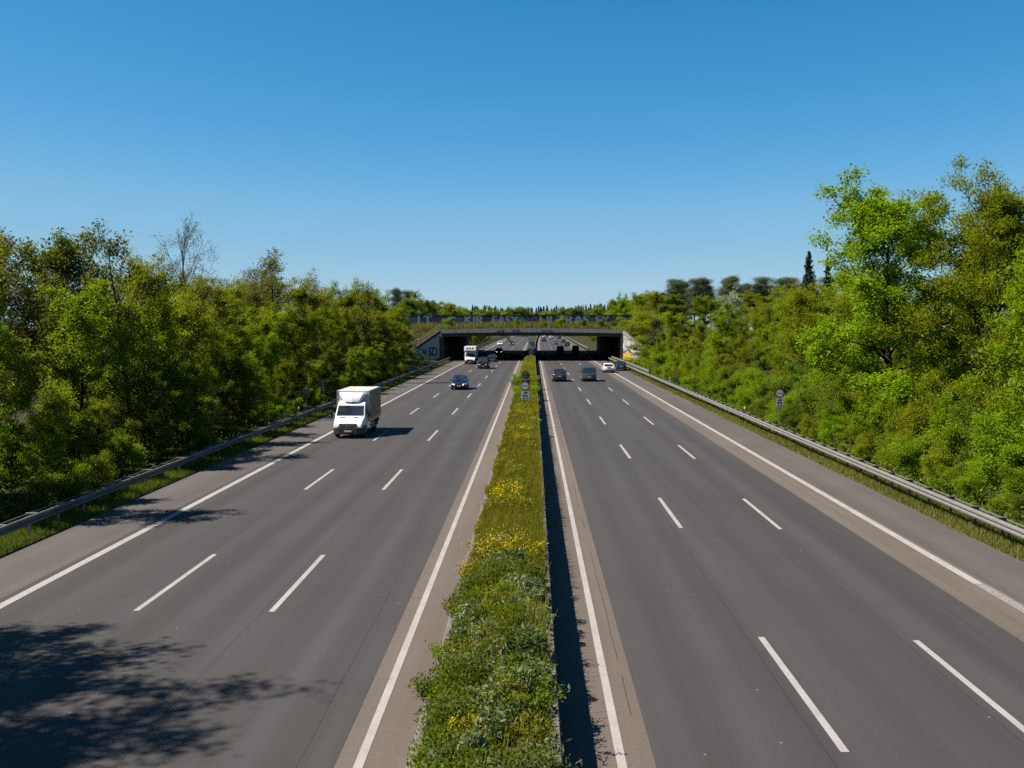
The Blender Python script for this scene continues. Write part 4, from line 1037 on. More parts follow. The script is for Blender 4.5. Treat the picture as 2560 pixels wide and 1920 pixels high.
prop(mesh_obj('deck_grass', np_mesh('deck_grass', v, f, L_['drygrass'], np.clip(rng.uniform(size=n) * 0.6 + cl * 0.3, 0, 1))), kind='stuff')
n = 9000; x = np.concatenate([rng.uniform(-34, -19.6, n // 2), rng.uniform(19.4, 34, n // 2)]); y = rng.uniform(191, 222, n)
q = np.minimum(np.abs(x), 24.8) - 19; ok = y > 197.9 - 0.86 * q; x, y = x[ok], y[ok]; n = len(x)
z = np.array([gh(a, b) for a, b in zip(x, y)]); cl = 0.5 + 0.5 * np.sin(x * 0.9) * np.sin(x * 0.37 + y * 0.5)
v, f = blades(np.stack([x, y, z], 1), 0.45 + 0.5 * cl, rng, 0.06)
prop(mesh_obj('slope_grass', np_mesh('slope_grass', v, f, L_['drygrass'], np.clip(rng.uniform(size=n) * 0.5 + cl * 0.2, 0, 1))), kind='stuff')
sb = [(-17.6, 200.5, 2.6, 2, 'upright pale green shrub at the left end of the bridge deck'), (-3.4, 202, 1.9, 1, 'low green shrub left of the pier on the bridge deck'), (2.3, 201, 2.0, 3, 'low shrub just right of the pier on the bridge deck'),
      (6.0, 201.5, 2.7, 3, 'yellowish bushy shrub on the bridge deck before the big letters'), (10.6, 201, 2.2, 0, 'green shrub on the right half of the bridge deck'), (14.6, 201.5, 2.6, 0, 'dark green shrub near the right end of the bridge deck'),
      (17.2, 201, 2.4, 0, 'rightmost dark shrub on the bridge deck'), (-9.3, 203, 1.2, 1, 'small shrub under the middle letters of the barrier'), (8.4, 202, 1.5, 1, 'small shrub between two larger ones on the right deck')]
for x, y, h, k, lb in sb: plant('shrub', x, y, h, lb, var=k, z=decktop(x, y) - 0.05)
plant('shrub', -24.3, 190.5, 2.3, 'bright green shrub beside the left wing wall', var=2, wide=1.1)
plant('shrub', -22.4, 190.6, 1.7, 'dark shrub in front of the blue letters', var=0, wide=0.9)

# graffiti barrier across the bridge
gw = thing('graffiti_barrier', 'long dark barrier covered in pale blue graffiti letters on top of the bridge', 'barrier')
YG = 222.0
MB().box(-29.5, 23.0, YG, YG + 0.25, 6.9, 9.72).build('panel', M['graffiti'], gw)
MB().box(-29.6, 23.1, YG - 0.05, YG + 0.3, 9.722, 9.82).build('cap', M['rail_dark'], gw)
def gtext(txt, size, x, z, sx, ink, outl=True, shear=0.0):
    if outl: text_on(txt, size, M['ink_black'], (x, YG, z), (1, 0, 0), (0, -1, 0), parent=gw, offset=0.2, out=0.006, sx=sx, shear=shear)
    text_on(txt, size, M[ink], (x, YG, z), (1, 0, 0), (0, -1, 0), parent=gw, offset=0.11, out=0.016, sx=sx, shear=shear)
gtext('LT', 3.0, -27.2, 7.62, 1.1, 'ink_pale'); gtext('KIR', 3.0, -16.2, 7.62, 1.05, 'ink_pale'); gtext('EASY', 2.95, -9.9, 7.62, 0.98, 'ink_lilac', shear=0.1)
gtext('ULTRAS', 3.1, 1.3, 7.58, 1.12, 'ink_pale'); gtext('EY', 2.95, 14.4, 7.62, 1.05, 'ink_pale')
mb = MB(); blob(mb, -21.3, 8.6, 1.7, 1.0, YG - 0.002, seed=3); blob(mb, 0.2, 8.7, 1.1, 0.95, YG - 0.002, seed=9); mb.build('graffiti', M['ink_plum'], gw)
mb = MB(); mb.prism([(-21.6, 8.2), (-20.6, 8.35), (-20.0, 8.9), (-19.3, 9.35), (-18.3, 9.4), (-18.1, 8.9), (-19.0, 8.95), (-19.6, 8.3), (-20.4, 7.95), (-21.2, 7.95)], 'y', YG - 0.022, YG - 0.014)
mb.build('graffiti', M['ink_pale'], gw)
mb = MB(); rg = random.Random(4)
for k in range(26): blob(mb, rg.uniform(-1.9, 1.0), rg.uniform(7.9, 9.5), 0.10, 0.10, YG - 0.016, 8, k)
mb.build('graffiti', M['ink_lilac'], gw)
mb = MB(); blob(mb, -2.9, 8.8, 1.0, 0.85, YG - 0.002, seed=12); mb.build('graffiti', M['ink_green'], gw)
# low white graffiti wall glimpsed through the right-hand trees
lw = thing('low_white_wall', 'low white graffiti wall glimpsed through trees on the right', 'wall')
mb = MB(); Vw = [(34.5, 176, 5.2), (52, 138, 3.6)]
for (xa, ya, za), (xb, yb, zb) in zip(Vw, Vw[1:]):
    mb.add([(xa, ya, za - 2), (xb, yb, zb - 2), (xb, yb, zb + 2.2), (xa, ya, za + 2.2), (xa + .3, ya + .1, za - 2), (xb + .3, yb + .1, zb - 2), (xb + .3, yb + .1, zb + 2.2), (xa + .3, ya + .1, za + 2.2)],
           [(0, 1, 2, 3), (7, 6, 5, 4), (0, 4, 5, 1), (1, 5, 6, 2), (2, 6, 7, 3), (3, 7, 4, 0)])
mb.build('panel', M['wall_grey'], lw)

# ------------------------------------------------------------------ signs and posts
def disc(mb, cx, cz, r, y0, y1, n=28, mi=0):
    mb.prism([(cx + r * math.cos(2 * math.pi * k / n), cz + r * math.sin(2 * math.pi * k / n)) for k in range(n)], 'y', y0, y1, mi)
def car_icon(mb, cx, cz, s, y0, y1):
    mb.prism([(cx - .5 * s, cz - .10 * s), (cx + .5 * s, cz - .10 * s), (cx + .5 * s, cz + .12 * s), (cx + .30 * s, cz + .14 * s), (cx + .22 * s, cz + .34 * s), (cx - .22 * s, cz + .34 * s), (cx - .30 * s, cz + .14 * s), (cx - .5 * s, cz + .12 * s)], 'y', y0, y1)
    for k in (-.36, .36): mb.box(cx + k * s - .09 * s, cx + k * s + .09 * s, y0, y1, cz - .22 * s, cz - .101 * s)
def no_pass_sign(label, x, y, zc, r, gz, front=True, plate=True):
    o = thing('road_sign', label, 'road sign', (x, y, 0))
    d = -1 if front else 1
    def Y(a, b): return (min(d * a, d * b), max(d * a, d * b))
    MB().tube([(0, -d * 0.0, gz), (0, 0, zc + r * 0.6)], 0.032, 8).build('pole', M['sign_pole'], o)
    mb = MB(); disc(mb, 0, zc, r, *Y(0.036, 0.046)); sp = mb.build('round_plate', M['sign_back'], o)
    mb = MB(); disc(mb, 0, zc, r * 0.985, *Y(0.0465, 0.0485)); mb.build('red_ring', M['sign_red'], sp)
    mb = MB(); disc(mb, 0, zc, r * 0.76, *Y(0.049, 0.051)); mb.build('white_face', M['sign_white'], sp)
    mb = MB(); car_icon(mb, 0.29 * r * -d * (1 if front else 1), zc - 0.03 * r, r * 0.50, *Y(0.0515, 0.0535)); mb.build('black_car_symbol', M['sign_black'], sp)
    mb = MB(); car_icon(mb, -0.29 * r * -d, zc - 0.03 * r, r * 0.50, *Y(0.0515, 0.0535)); mb.build('red_car_symbol', M['sign_red'], sp)
    h = r * 0.97; zb = zc - r * 1.10 - h
    mb = MB(); mb.box(-h, h, *Y(0.036, 0.046), zb - h, zb + h); pl = mb.build('square_plate', M['sign_back'], o)
    mb = MB(); mb.box(-h * 0.985, h * 0.985, *Y(0.0465, 0.0475), zb - h * 0.985, zb + h * 0.985); mb.build('border', M['sign_black'], pl)
    mb = MB(); mb.box(-h * 0.92, h * 0.92, *Y(0.048, 0.050), zb - h * 0.92, zb + h * 0.92); mb.build('white_face', M['sign_white'], pl)
    mb = MB(); y0, y1 = Y(0.0505, 0.0525); s = h
    mb.box(-.02 * s, .50 * s, y0, y1, zb + .42 * s, zb + .78 * s)                                                       # lorry body, cab, wheels
    mb.prism([(-.06 * s, zb + .42 * s), (-.06 * s, zb + .70 * s), (-.26 * s, zb + .70 * s), (-.42 * s, zb + .54 * s), (-.42 * s, zb + .42 * s)], 'y', y0, y1)
    for k in (-.28, .30): disc(mb, k * s, zb + .36 * s, .085 * s, y0, y1, 12)
    mb.box(-.62 * s, .62 * s, y0, y1, zb + .12 * s, zb + .15 * s)
    mb.prism([(-.62 * s, zb - .22 * s), (.62 * s, zb - .22 * s), (.62 * s, zb + .02 * s), (-.5 * s, zb + .02 * s), (-.62 * s, zb - .1 * s)], 'y', y0, y1)   # bus
    for k in (-.36, .36): disc(mb, k * s, zb - .26 * s, .075 * s, y0, y1, 12)
    mb.prism([(-.62 * s, zb - .70 * s), (.06 * s, zb - .70 * s), (.06 * s, zb - .60 * s), (-.06 * s, zb - .58 * s), (-.14 * s, zb - .48 * s), (-.36 * s, zb - .48 * s), (-.46 * s, zb - .58 * s), (-.62 * s, zb - .62 * s)], 'y', y0, y1)
    mb.box(.07 * s, .22 * s, y0, y1, zb - .68 * s, zb - .655 * s); mb.box(.22 * s, .66 * s, y0, y1, zb - .70 * s, zb - .46 * s)
    for k in (-.45, -.1, .44): disc(mb, k * s, zb - .73 * s, .06 * s, y0, y1, 12)
    mb.build('vehicle_symbols', M['sign_black'], pl)
    mb = MB()
    for zz in (zc + r * .3, zc - r * .3, zb): mb.box(-0.16, 0.16, *Y(-0.036, 0.0355), zz - 0.02, zz + 0.02)
    mb.build('clamp', M['sign_pole'], o)
    return o
no_pass_sign('no-overtaking sign facing the camera on the planted median', -0.58, 67.5, 3.0, 0.33, 0.5)
no_pass_sign('no-overtaking sign facing the camera behind the right rail', 16.55, 64.0, 2.75, 0.305, 0.0)
no_pass_sign('dark sign back on the median, showing above the facing sign', -0.62, 79.0, 3.15, 0.345, 0.5, front=False)
no_pass_sign('dark sign back in the shade before the left wood', -18.0, 81.0, 2.35, 0.30, 0.0, front=False)
def delineator(label, x, y):
    o = thing('delineator_post', label, 'marker post', (x, y, gh(x, y) - 0.05), 0, 'white marker posts beside the rails')
    sec = lambda z, s=1: [(-0.06 * s, 0, z), (-0.03 * s, -0.05 * s, z), (0.03 * s, -0.05 * s, z), (0.06 * s, 0, z), (0.03 * s, 0.04 * s, z), (-0.03 * s, 0.04 * s, z)]
    MB().loft([sec(0), sec(0.78)]).build('post', M['plastic_white'], o); MB().loft([sec(0.781), sec(0.95)]).build('black_band', M['sign_black'], o)
    r = MB().loft([sec(0.951), sec(1.06), sec(1.13, 0.7)]).build('top', M['plastic_white'], o)
    MB().box(-0.02, 0.02, -0.056, -0.051, 0.80, 0.93).build('reflector', M['lens'], o)
delineator('white marker post left of the right-hand sign', 16.35, 73.5); delineator('white marker post behind the rail in front of the dark left wood', -18.05, 72.5)
delineator('small far white marker post beside the right rail', 16.7, 116)
# small emergency phone / mast at the left of the truck
mo = thing('roadside_mast', 'short pale post with dark box beside the left rail', 'post', (-18.3, 76.0, gh(-18.3, 76)))
MB().tube([(0, 0, -0.1), (0, 0, 1.6)], 0.05, 8).build('post', M['sign_pole'], mo); MB().box(-0.24, 0.24, -0.12, 0.12, 1.5, 2.25).build('box', M['rail_dark'], mo, bevel=0.03)
bs = thing('blue_marker_sign', 'small blue board standing low beside the right rail', 'sign', (17.0, 112, gh(17, 112)))
MB().tube([(0, 0, -0.1), (0, 0, 1.0)], 0.03, 6).build('pole', M['sign_pole'], bs); MB().box(-0.4, 0.4, -0.05, -0.031, 0.65, 1.05).build('board', simple('blue_board', (0.02, 0.13, 0.20), 0.5), bs)
fk = thing('forked_mast', 'thin pale forked pole beside the left wing wall', 'pole', (-23.0, 184.0, gh(-23, 184)))
MB().tube([(0, 0, -0.1), (0, 0, 1.5), (0.05, 0, 2.2), (-0.3, 0, 4.0), (-0.05, 0, 5.0), (0.3, 0, 4.2), (0.05, 0, 2.2)], 0.05, 6).build('pole', M['bark_pale'], fk)

# ------------------------------------------------------------------ vehicles
def wheel(o, x, y, r=0.33, wd=0.22):
    s = 1 if x > 0 else -1; n = 20
    ring = lambda xx, rr: [(xx, y + rr * math.cos(2 * math.pi * k / n), r + rr * math.sin(2 * math.pi * k / n)) for k in range(n)]
    xo, xi = x + s * wd / 2, x - s * wd / 2
    t = MB().loft([ring(xi, r * 0.9), ring(xi + s * 0.02, r), ring(xo - s * 0.03, r), ring(xo, r * 0.88), ring(xo - s * 0.012, r * 0.66)]).build('wheel', M['tyre'], o, smooth=False)
    rm = MB()
    for k in range(5):
        a = 2 * math.pi * k / 5; d = Vector((0, math.cos(a), math.sin(a))); p = Vector((xo - s * 0.008, y, r))
        rm.tube([p + d * 0.03, p + d * r * 0.62], [0.045, 0.03], 5)
    rm.loft([ring(xo - s * 0.011, r * 0.66), ring(xo + s * 0.002, r * 0.64), ring(xo + s * 0.002, r * 0.58), ring(xo - s * 0.009, r * 0.57)], cap=False)
    rm.build('rim', M['rim'], t)

STY = dict(
    hatch=dict(belt=(-.245, .475), roof=(-.075, .375), zb=.60, rw=.76),
    suv=dict(belt=(-.245, .478), roof=(-.085, .40), zb=.62, rw=.78),
    sedan=dict(belt=(-.215, .37), roof=(-.05, .20), zb=.63, rw=.74),
    mpv=dict(belt=(-.37, .488), roof=(-.20, .46), zb=.56, rw=.84),
    van=dict(belt=(-.385, .490), roof=(-.235, .475), zb=.54, rw=.86))
def make_car(name, label, cat, x, y, rz, Lc, Wc, Hc, style, paint, lights='off', plate=True, group='cars and vans on the motorway'):
    """local frame: nose towards -y"""
    q = STY[style]; o = thing(name, label, cat, (x + 0.0, y, rise(y) + 0.006), rz, group)
    P = M['paint_' + paint]; hw = Wc / 2; zb = q['zb'] * Hc
    vanl = style in ('mpv', 'van')
    hood0 = zb * (0.80 if not vanl else 0.78); bx = 0.5
    if vanl:
        st = [(-.5, .78, .30, hood0 * .78), (-.485, .90, .24, hood0 * .93), (-.44, .97, .22, hood0 * 1.06), (-.37, 1, .2, zb), (0, 1, .2, zb), (.35, 1, .2, zb), (.47, .99, .22, zb), (.495, .96, .28, zb * .99), (.5, .93, .34, zb * .96)]
    elif style == 'sedan':
        st = [(-.5, .76, .30, hood0 * .72), (-.485, .88, .24, hood0 * .88), (-.42, .96, .2, hood0 * 1.0), (-.22, 1, .2, zb * .97), (0, 1, .2, zb), (.25, 1, .2, zb * 1.02), (.40, .98, .22, zb * 1.03), (.485, .90, .30, zb * 1.0), (.5, .82, .36, zb * .86)]
    else:
        st = [(-.5, .78, .30, hood0 * .74), (-.485, .89, .24, hood0 * .90), (-.42, .97, .2, hood0 * 1.04), (-.245, 1, .2, zb * .985), (0, 1, .2, zb), (.25, 1, .2, zb * 1.02), (.42, .98, .22, zb * 1.03), (.485, .92, .30, zb * 1.0), (.5, .86, .36, zb * .90)]
    rings = []
    for fy, fw, z0, z1 in st:
        a = fw * hw; yy = fy * Lc
        half = [(a * .86, z0), (a * .985, z0 + (z1 - z0) * .22), (a, z0 + (z1 - z0) * .52), (a * .985, z0 + (z1 - z0) * .80), (a * .93, z1 - 0.015), (a * .70, z1 + 0.012)]
        rings.append([(px, yy, pz) for px, pz in half] + [(-px, yy, pz) for px, pz in reversed(half)])
    body = MB().loft(rings).build('body', P, o, smooth=True)
    # cabin
    b0, b1 = (v * Lc for v in q['belt']); r0, r1 = (v * Lc for v in q['roof']); wb, wr_ = hw * .945, hw * q['rw']
    zr = Hc; zs = zr - 0.09
    t = (zs - zb) / (zr - zb)
    lo = [(wb, b0, zb - .04), (wb, b1, zb - .04), (-wb, b1, zb - .04), (-wb, b0, zb - .04)]
    def lv(k, y0_, y1_, w_, z_): return [(w_, y0_, z_), (w_, y1_, z_), (-w_, y1_, z_), (-w_, y0_, z_)]
    y0s, y1s, ws = b0 + (r0 - b0) * t, b1 + (r1 - b1) * t, wb + (wr_ - wb) * t
    md = lv(0, y0s, y1s, ws, zs); tp = lv(0, r0 + .12, r1 - .10, wr_ * .86, zr)
    MB().loft([lo, md, tp]).build('roof', P, o, bevel=0.035)
    A, B, Cc, D = [Vector(p) for p in lo]; A2, B2, C2, D2 = [Vector(p) for p in md]
    up = Vector((0, 0, .045))
    MB().panel(D + up, A + up, A2, D2, (.07, .035), 0.010).build('windscreen', M['glass'], o)
    MB().panel(B + up, Cc + up, C2, B2, (.13 if not vanl else .10, .05 if not vanl else .10), 0.010).build('rear_window', M['glass'], o)
    f = 0.50 if not vanl else 0.42
    for s in (1, -1):
        lo0, lo1 = Vector((s * wb, b0, zb + .005)), Vector((s * wb, b1, zb + .005)); hi0, hi1 = Vector((s * ws, y0s, zs)), Vector((s * ws, y1s, zs))
        for u0, u1 in ((0.07, f - .012), (f + .012, .93)):
            a, b = lo0.lerp(lo1, u0 + (0.04 if u0 < .1 else 0)), lo0.lerp(lo1, u1); c, d = hi0.lerp(hi1, u1 - (.03 if u1 > .9 else 0)), hi0.lerp(hi1, u0)
            Q = (a, b, c, d) if s > 0 else (b, a, d, c)
            MB().panel(*Q, (.02, .03), 0.010).build('side_window', M['glass'], o)
        # mirror
        mp = Vector((s * (hw * .97), b0 + .22 * (r0 - b0) + .12, zb + .06)); mm = MB(); mm.tube([mp, mp + Vector((s * .09, 0, .02))], .02, 5)
        mm.box(min(mp.x + s * .07, mp.x + s * .24), max(mp.x + s * .07, mp.x + s * .24), mp.y - .06, mp.y + .05, mp.z - .02, mp.z + .13); mm.build('mirror', P if paint != 'steel' else M['trim'], o, bevel=.012)
        # lamps
        hz = hood0 * .80
        hl = MB(); xa, xb = s * hw * .52, s * hw * .86
        hl.add([(xa, -.497 * Lc, hz - .05), (xb, -.470 * Lc, hz - .03), (xb, -.462 * Lc, hz + .10), (xa, -.488 * Lc, hz + .06), (xa, -.44 * Lc, hz - .05), (xb, -.42 * Lc, hz - .03), (xb, -.42 * Lc, hz + .09), (xa, -.44 * Lc, hz + .06)],
               [(0, 1, 2, 3), (7, 6, 5, 4), (0, 4, 5, 1), (1, 5, 6, 2), (2, 6, 7, 3), (3, 7, 4, 0)])
        for i_, v in enumerate(hl.v): hl.v[i_] = (v[0], v[1] - .035, v[2])
        hl.build('headlight', M['headlight'] if lights == 'on' else M['lens'], o)
        tz = zb * (.86 if not vanl else .96); xa, xb = sorted((s * hw * (.60 if not vanl else .84), s * hw * .955)); th = .075 if not vanl else .24
        MB().box(xa, xb, .470 * Lc, .498 * Lc if vanl else .494 * Lc, tz - th, tz + th).build('tail_light', M['tail'], o, bevel=.015)
        # wheel arches
        ar = MB()
        for wy in (-.305 * Lc, .285 * Lc):
            n = 14; ra = .40; xx = s * (hw + .004)
            arcp = [(wy + ra * math.cos(math.pi * k / n), .30 + ra * math.sin(math.pi * k / n)) for k in range(n + 1)] + [(wy - ra, .20), (wy + ra, .20)]
            ar.prism(arcp, 'x', s * hw * .93, xx)
        ar.build('wheel_arch', M['trim'], o)
        for wy in (-.305 * Lc, .285 * Lc): wheel(o, s * (hw - .10), wy, .335)
    # trim, grille, bumpers, plates
    tm = MB(); tm.box(-hw * .62, hw * .62, -.506 * Lc, -.47 * Lc, .30, .46); tm.build('lower_grille', M['trim'], o, bevel=.02)
    MB().box(-hw * .46, hw * .46, -.507 * Lc - .012, -.47 * Lc, hood0 * .66, hood0 * .86).build('grille', M['trim'], o, bevel=.02)
    MB().box(-hw * .84, hw * .84, .47 * Lc, .507 * Lc, .26, .46).build('rear_bumper', M['trim'] if paint not in ('white',) else M['bumper'], o, bevel=.03)
    pz = .50
    for yy, z in ((-.507 * Lc - .016, .47), (.507 * Lc + .004, .72 if style in ('hatch', 'suv') else (.82 if style == 'sedan' else .62))):
        if yy > 0:
            MB().box(-.30, .30, .46 * Lc, yy - .003, z - .09, z + .09).build('plate_recess', M['trim'], o)
        d_ = -1 if yy < 0 else 1; ya, yb = sorted((yy, yy + d_ * .01))
        pl = MB().box(-.26, .26, ya, yb, z - .055, z + .055).build('number_plate', M['plate'], o)
        yc, yd = sorted((yy + d_ * .0105, yy + d_ * .0125)); MB().box(-.258 if d_ < 0 else .215, -.215 if d_ < 0 else .258, yc, yd, z - .052, z + .052).build('blue_band', M['plate_blue'], pl)
    if style in ('suv', 'hatch'):
        for s in (1, -1): MB().tube([(s * wr_ * .93, r0 + .35, zr - .03), (s * wr_ * .93, r0 + .45, zr + .035), (s * wr_ * .93, r1 - .35, zr + .035), (s * wr_ * .93, r1 - .25, zr - .03)], .018, 5).build('roof_rail', M['chrome'] if style == 'suv' else M['trim'], o)
    if style in ('suv', 'hatch'): MB().box(-wr_ * .8, wr_ * .8, r1 - .18, r1 + .06, zr - .05, zr - .015).build('spoiler', P, o, bevel=.01)
    MB().tube([(0, r1 - .35, zr - .02), (0, r1 - .25, zr + .10)], [.02, .008], 5).build('antenna', M['trim'], o)
    return o
PI = math.pi
make_car('hatchback_car', 'blue car with headlights on, nearest car on the left carriageway', 'car', -8.45, 109.3, 0, 4.3, 1.82, 1.58, 'hatch', 'blue', 'on')
make_car('people_carrier', 'black people carrier with lit headlights beside the far white truck', 'van', -8.5, 162.5, 0, 5.0, 1.94, 1.92, 'mpv', 'black', 'on')
make_car('small_car', 'dark small car following right behind the black people carrier', 'car', -8.3, 192, 0, 4.1, 1.76, 1.52, 'hatch', 'black', 'off')
make_car('dark_car', 'dark car with bright headlights in the shade under the bridge', 'car', -8.6, 240, 0, 4.4, 1.85, 1.6, 'suv', 'black', 'on')
make_car('white_car', 'white car coming in the outer lane beyond the bridge, left side', 'car', -12.0 + bend(330), 332, 0, 4.4, 1.82, 1.5, 'sedan', 'white', 'on')
make_car('dark_car', 'dark car with lit lamps right of a white car beyond the bridge', 'car', -8.1 + bend(332), 333, 0, 4.4, 1.82, 1.55, 'hatch', 'dark', 'on')
make_car('dark_car', 'most distant dark car on the left carriageway', 'car', -12.2 + bend(420), 425, 0, 4.5, 1.84, 1.6, 'suv', 'dark', 'on')
make_car('estate_car', 'dark grey car seen from behind, nearest on the right carriageway', 'car', 3.42, 125.5, PI, 4.5, 1.86, 1.62, 'suv', 'grey')
make_car('passenger_van', 'blue-grey van with large rear window in the middle right lane', 'van', 7.28, 126, PI, 4.9, 1.92, 1.95, 'van', 'steel')
make_car('saloon_car', 'white saloon car straddling the right edge line', 'car', 11.75, 149.5, PI, 4.7, 1.86, 1.42, 'sedan', 'white')
make_car('hatchback_car', 'dark blue car driving on the right hard shoulder', 'car', 14.2, 155.5, PI, 4.3, 1.82, 1.5, 'hatch', 'navy')
make_car('dark_van', 'dark van at the far edge of the bridge shadow, middle lane', 'van', 7.0 + bend(252), 250, PI, 4.9, 1.92, 1.9, 'van', 'black')
make_car('dark_suv', 'dark tall car at the far edge of the bridge shadow, right lane', 'car', 11.2 + bend(255), 255, PI, 4.8, 1.92, 1.85, 'mpv', 'brown')
make_car('dark_car', 'dark hatchback just beyond the bridge in the right lane', 'car', 11.0 + bend(318), 318, PI, 4.3, 1.82, 1.55, 'hatch', 'dark')
make_car('silver_car', 'silver car beyond the bridge in the middle right lane', 'car', 7.5 + bend(345), 345, PI, 4.4, 1.84, 1.7, 'mpv', 'silver')
make_car('dark_car', 'dark car right of the silver car beyond the bridge', 'car', 11.0 + bend(370), 370, PI, 4.4, 1.82, 1.55, 'suv', 'brown')
make_car('dark_car', 'dark car alone in the left lane far beyond the bridge', 'car', 3.6 + bend(395), 395, PI, 4.4, 1.84, 1.5, 'hatch', 'dark')
make_car('dark_car', 'most distant dark car in the right lane', 'car', 11.0 + bend(452), 452, PI, 4.4, 1.84, 1.6, 'suv', 'dark')
make_car('white_car', 'distant white car in the middle right lane', 'car', 7.2 + bend(478), 478, PI, 4.4, 1.84, 1.5, 'hatch', 'white')
make_car('white_car', 'most distant white car in the left lane below the bridge deck', 'car', 3.6 + bend(505), 505, PI, 4.4, 1.84, 1.5, 'sedan', 'white')

def brown_panel():
    m, t = newmat('printed_side_panel'); P = t.ocoords((1, 0.7, 0.9))
    vo = t.n('ShaderNodeTexVoronoi', i_Scale=1.3, distance='CHEBYCHEV'); t.l(P, vo.inputs['Vector'])
    sp = t.n('ShaderNodeSeparateColor'); t.l(vo.outputs['Color'], sp.inputs[0])
    c = t.mix(sp.outputs[0], (0.21, 0.10, 0.06), (0.42, 0.22, 0.13)); c = t.mix(t.math('GREATER_THAN', sp.outputs[1], 0.82), c, (0.22, 0.18, 0.15))
    c = t.mix(t.maprange(t.noise(P, 4, 4), .35, .7, 0, .5), c, (0.12, 0.08, 0.06))
    b = t.n('ShaderNodeBsdfPrincipled', i_Roughness=0.5); t.l(c, b.inputs['Base Color']); o = t.n('ShaderNodeOutputMaterial'); t.l(b.outputs[0], o.inputs[0]); return m
M['print'] = brown_panel()

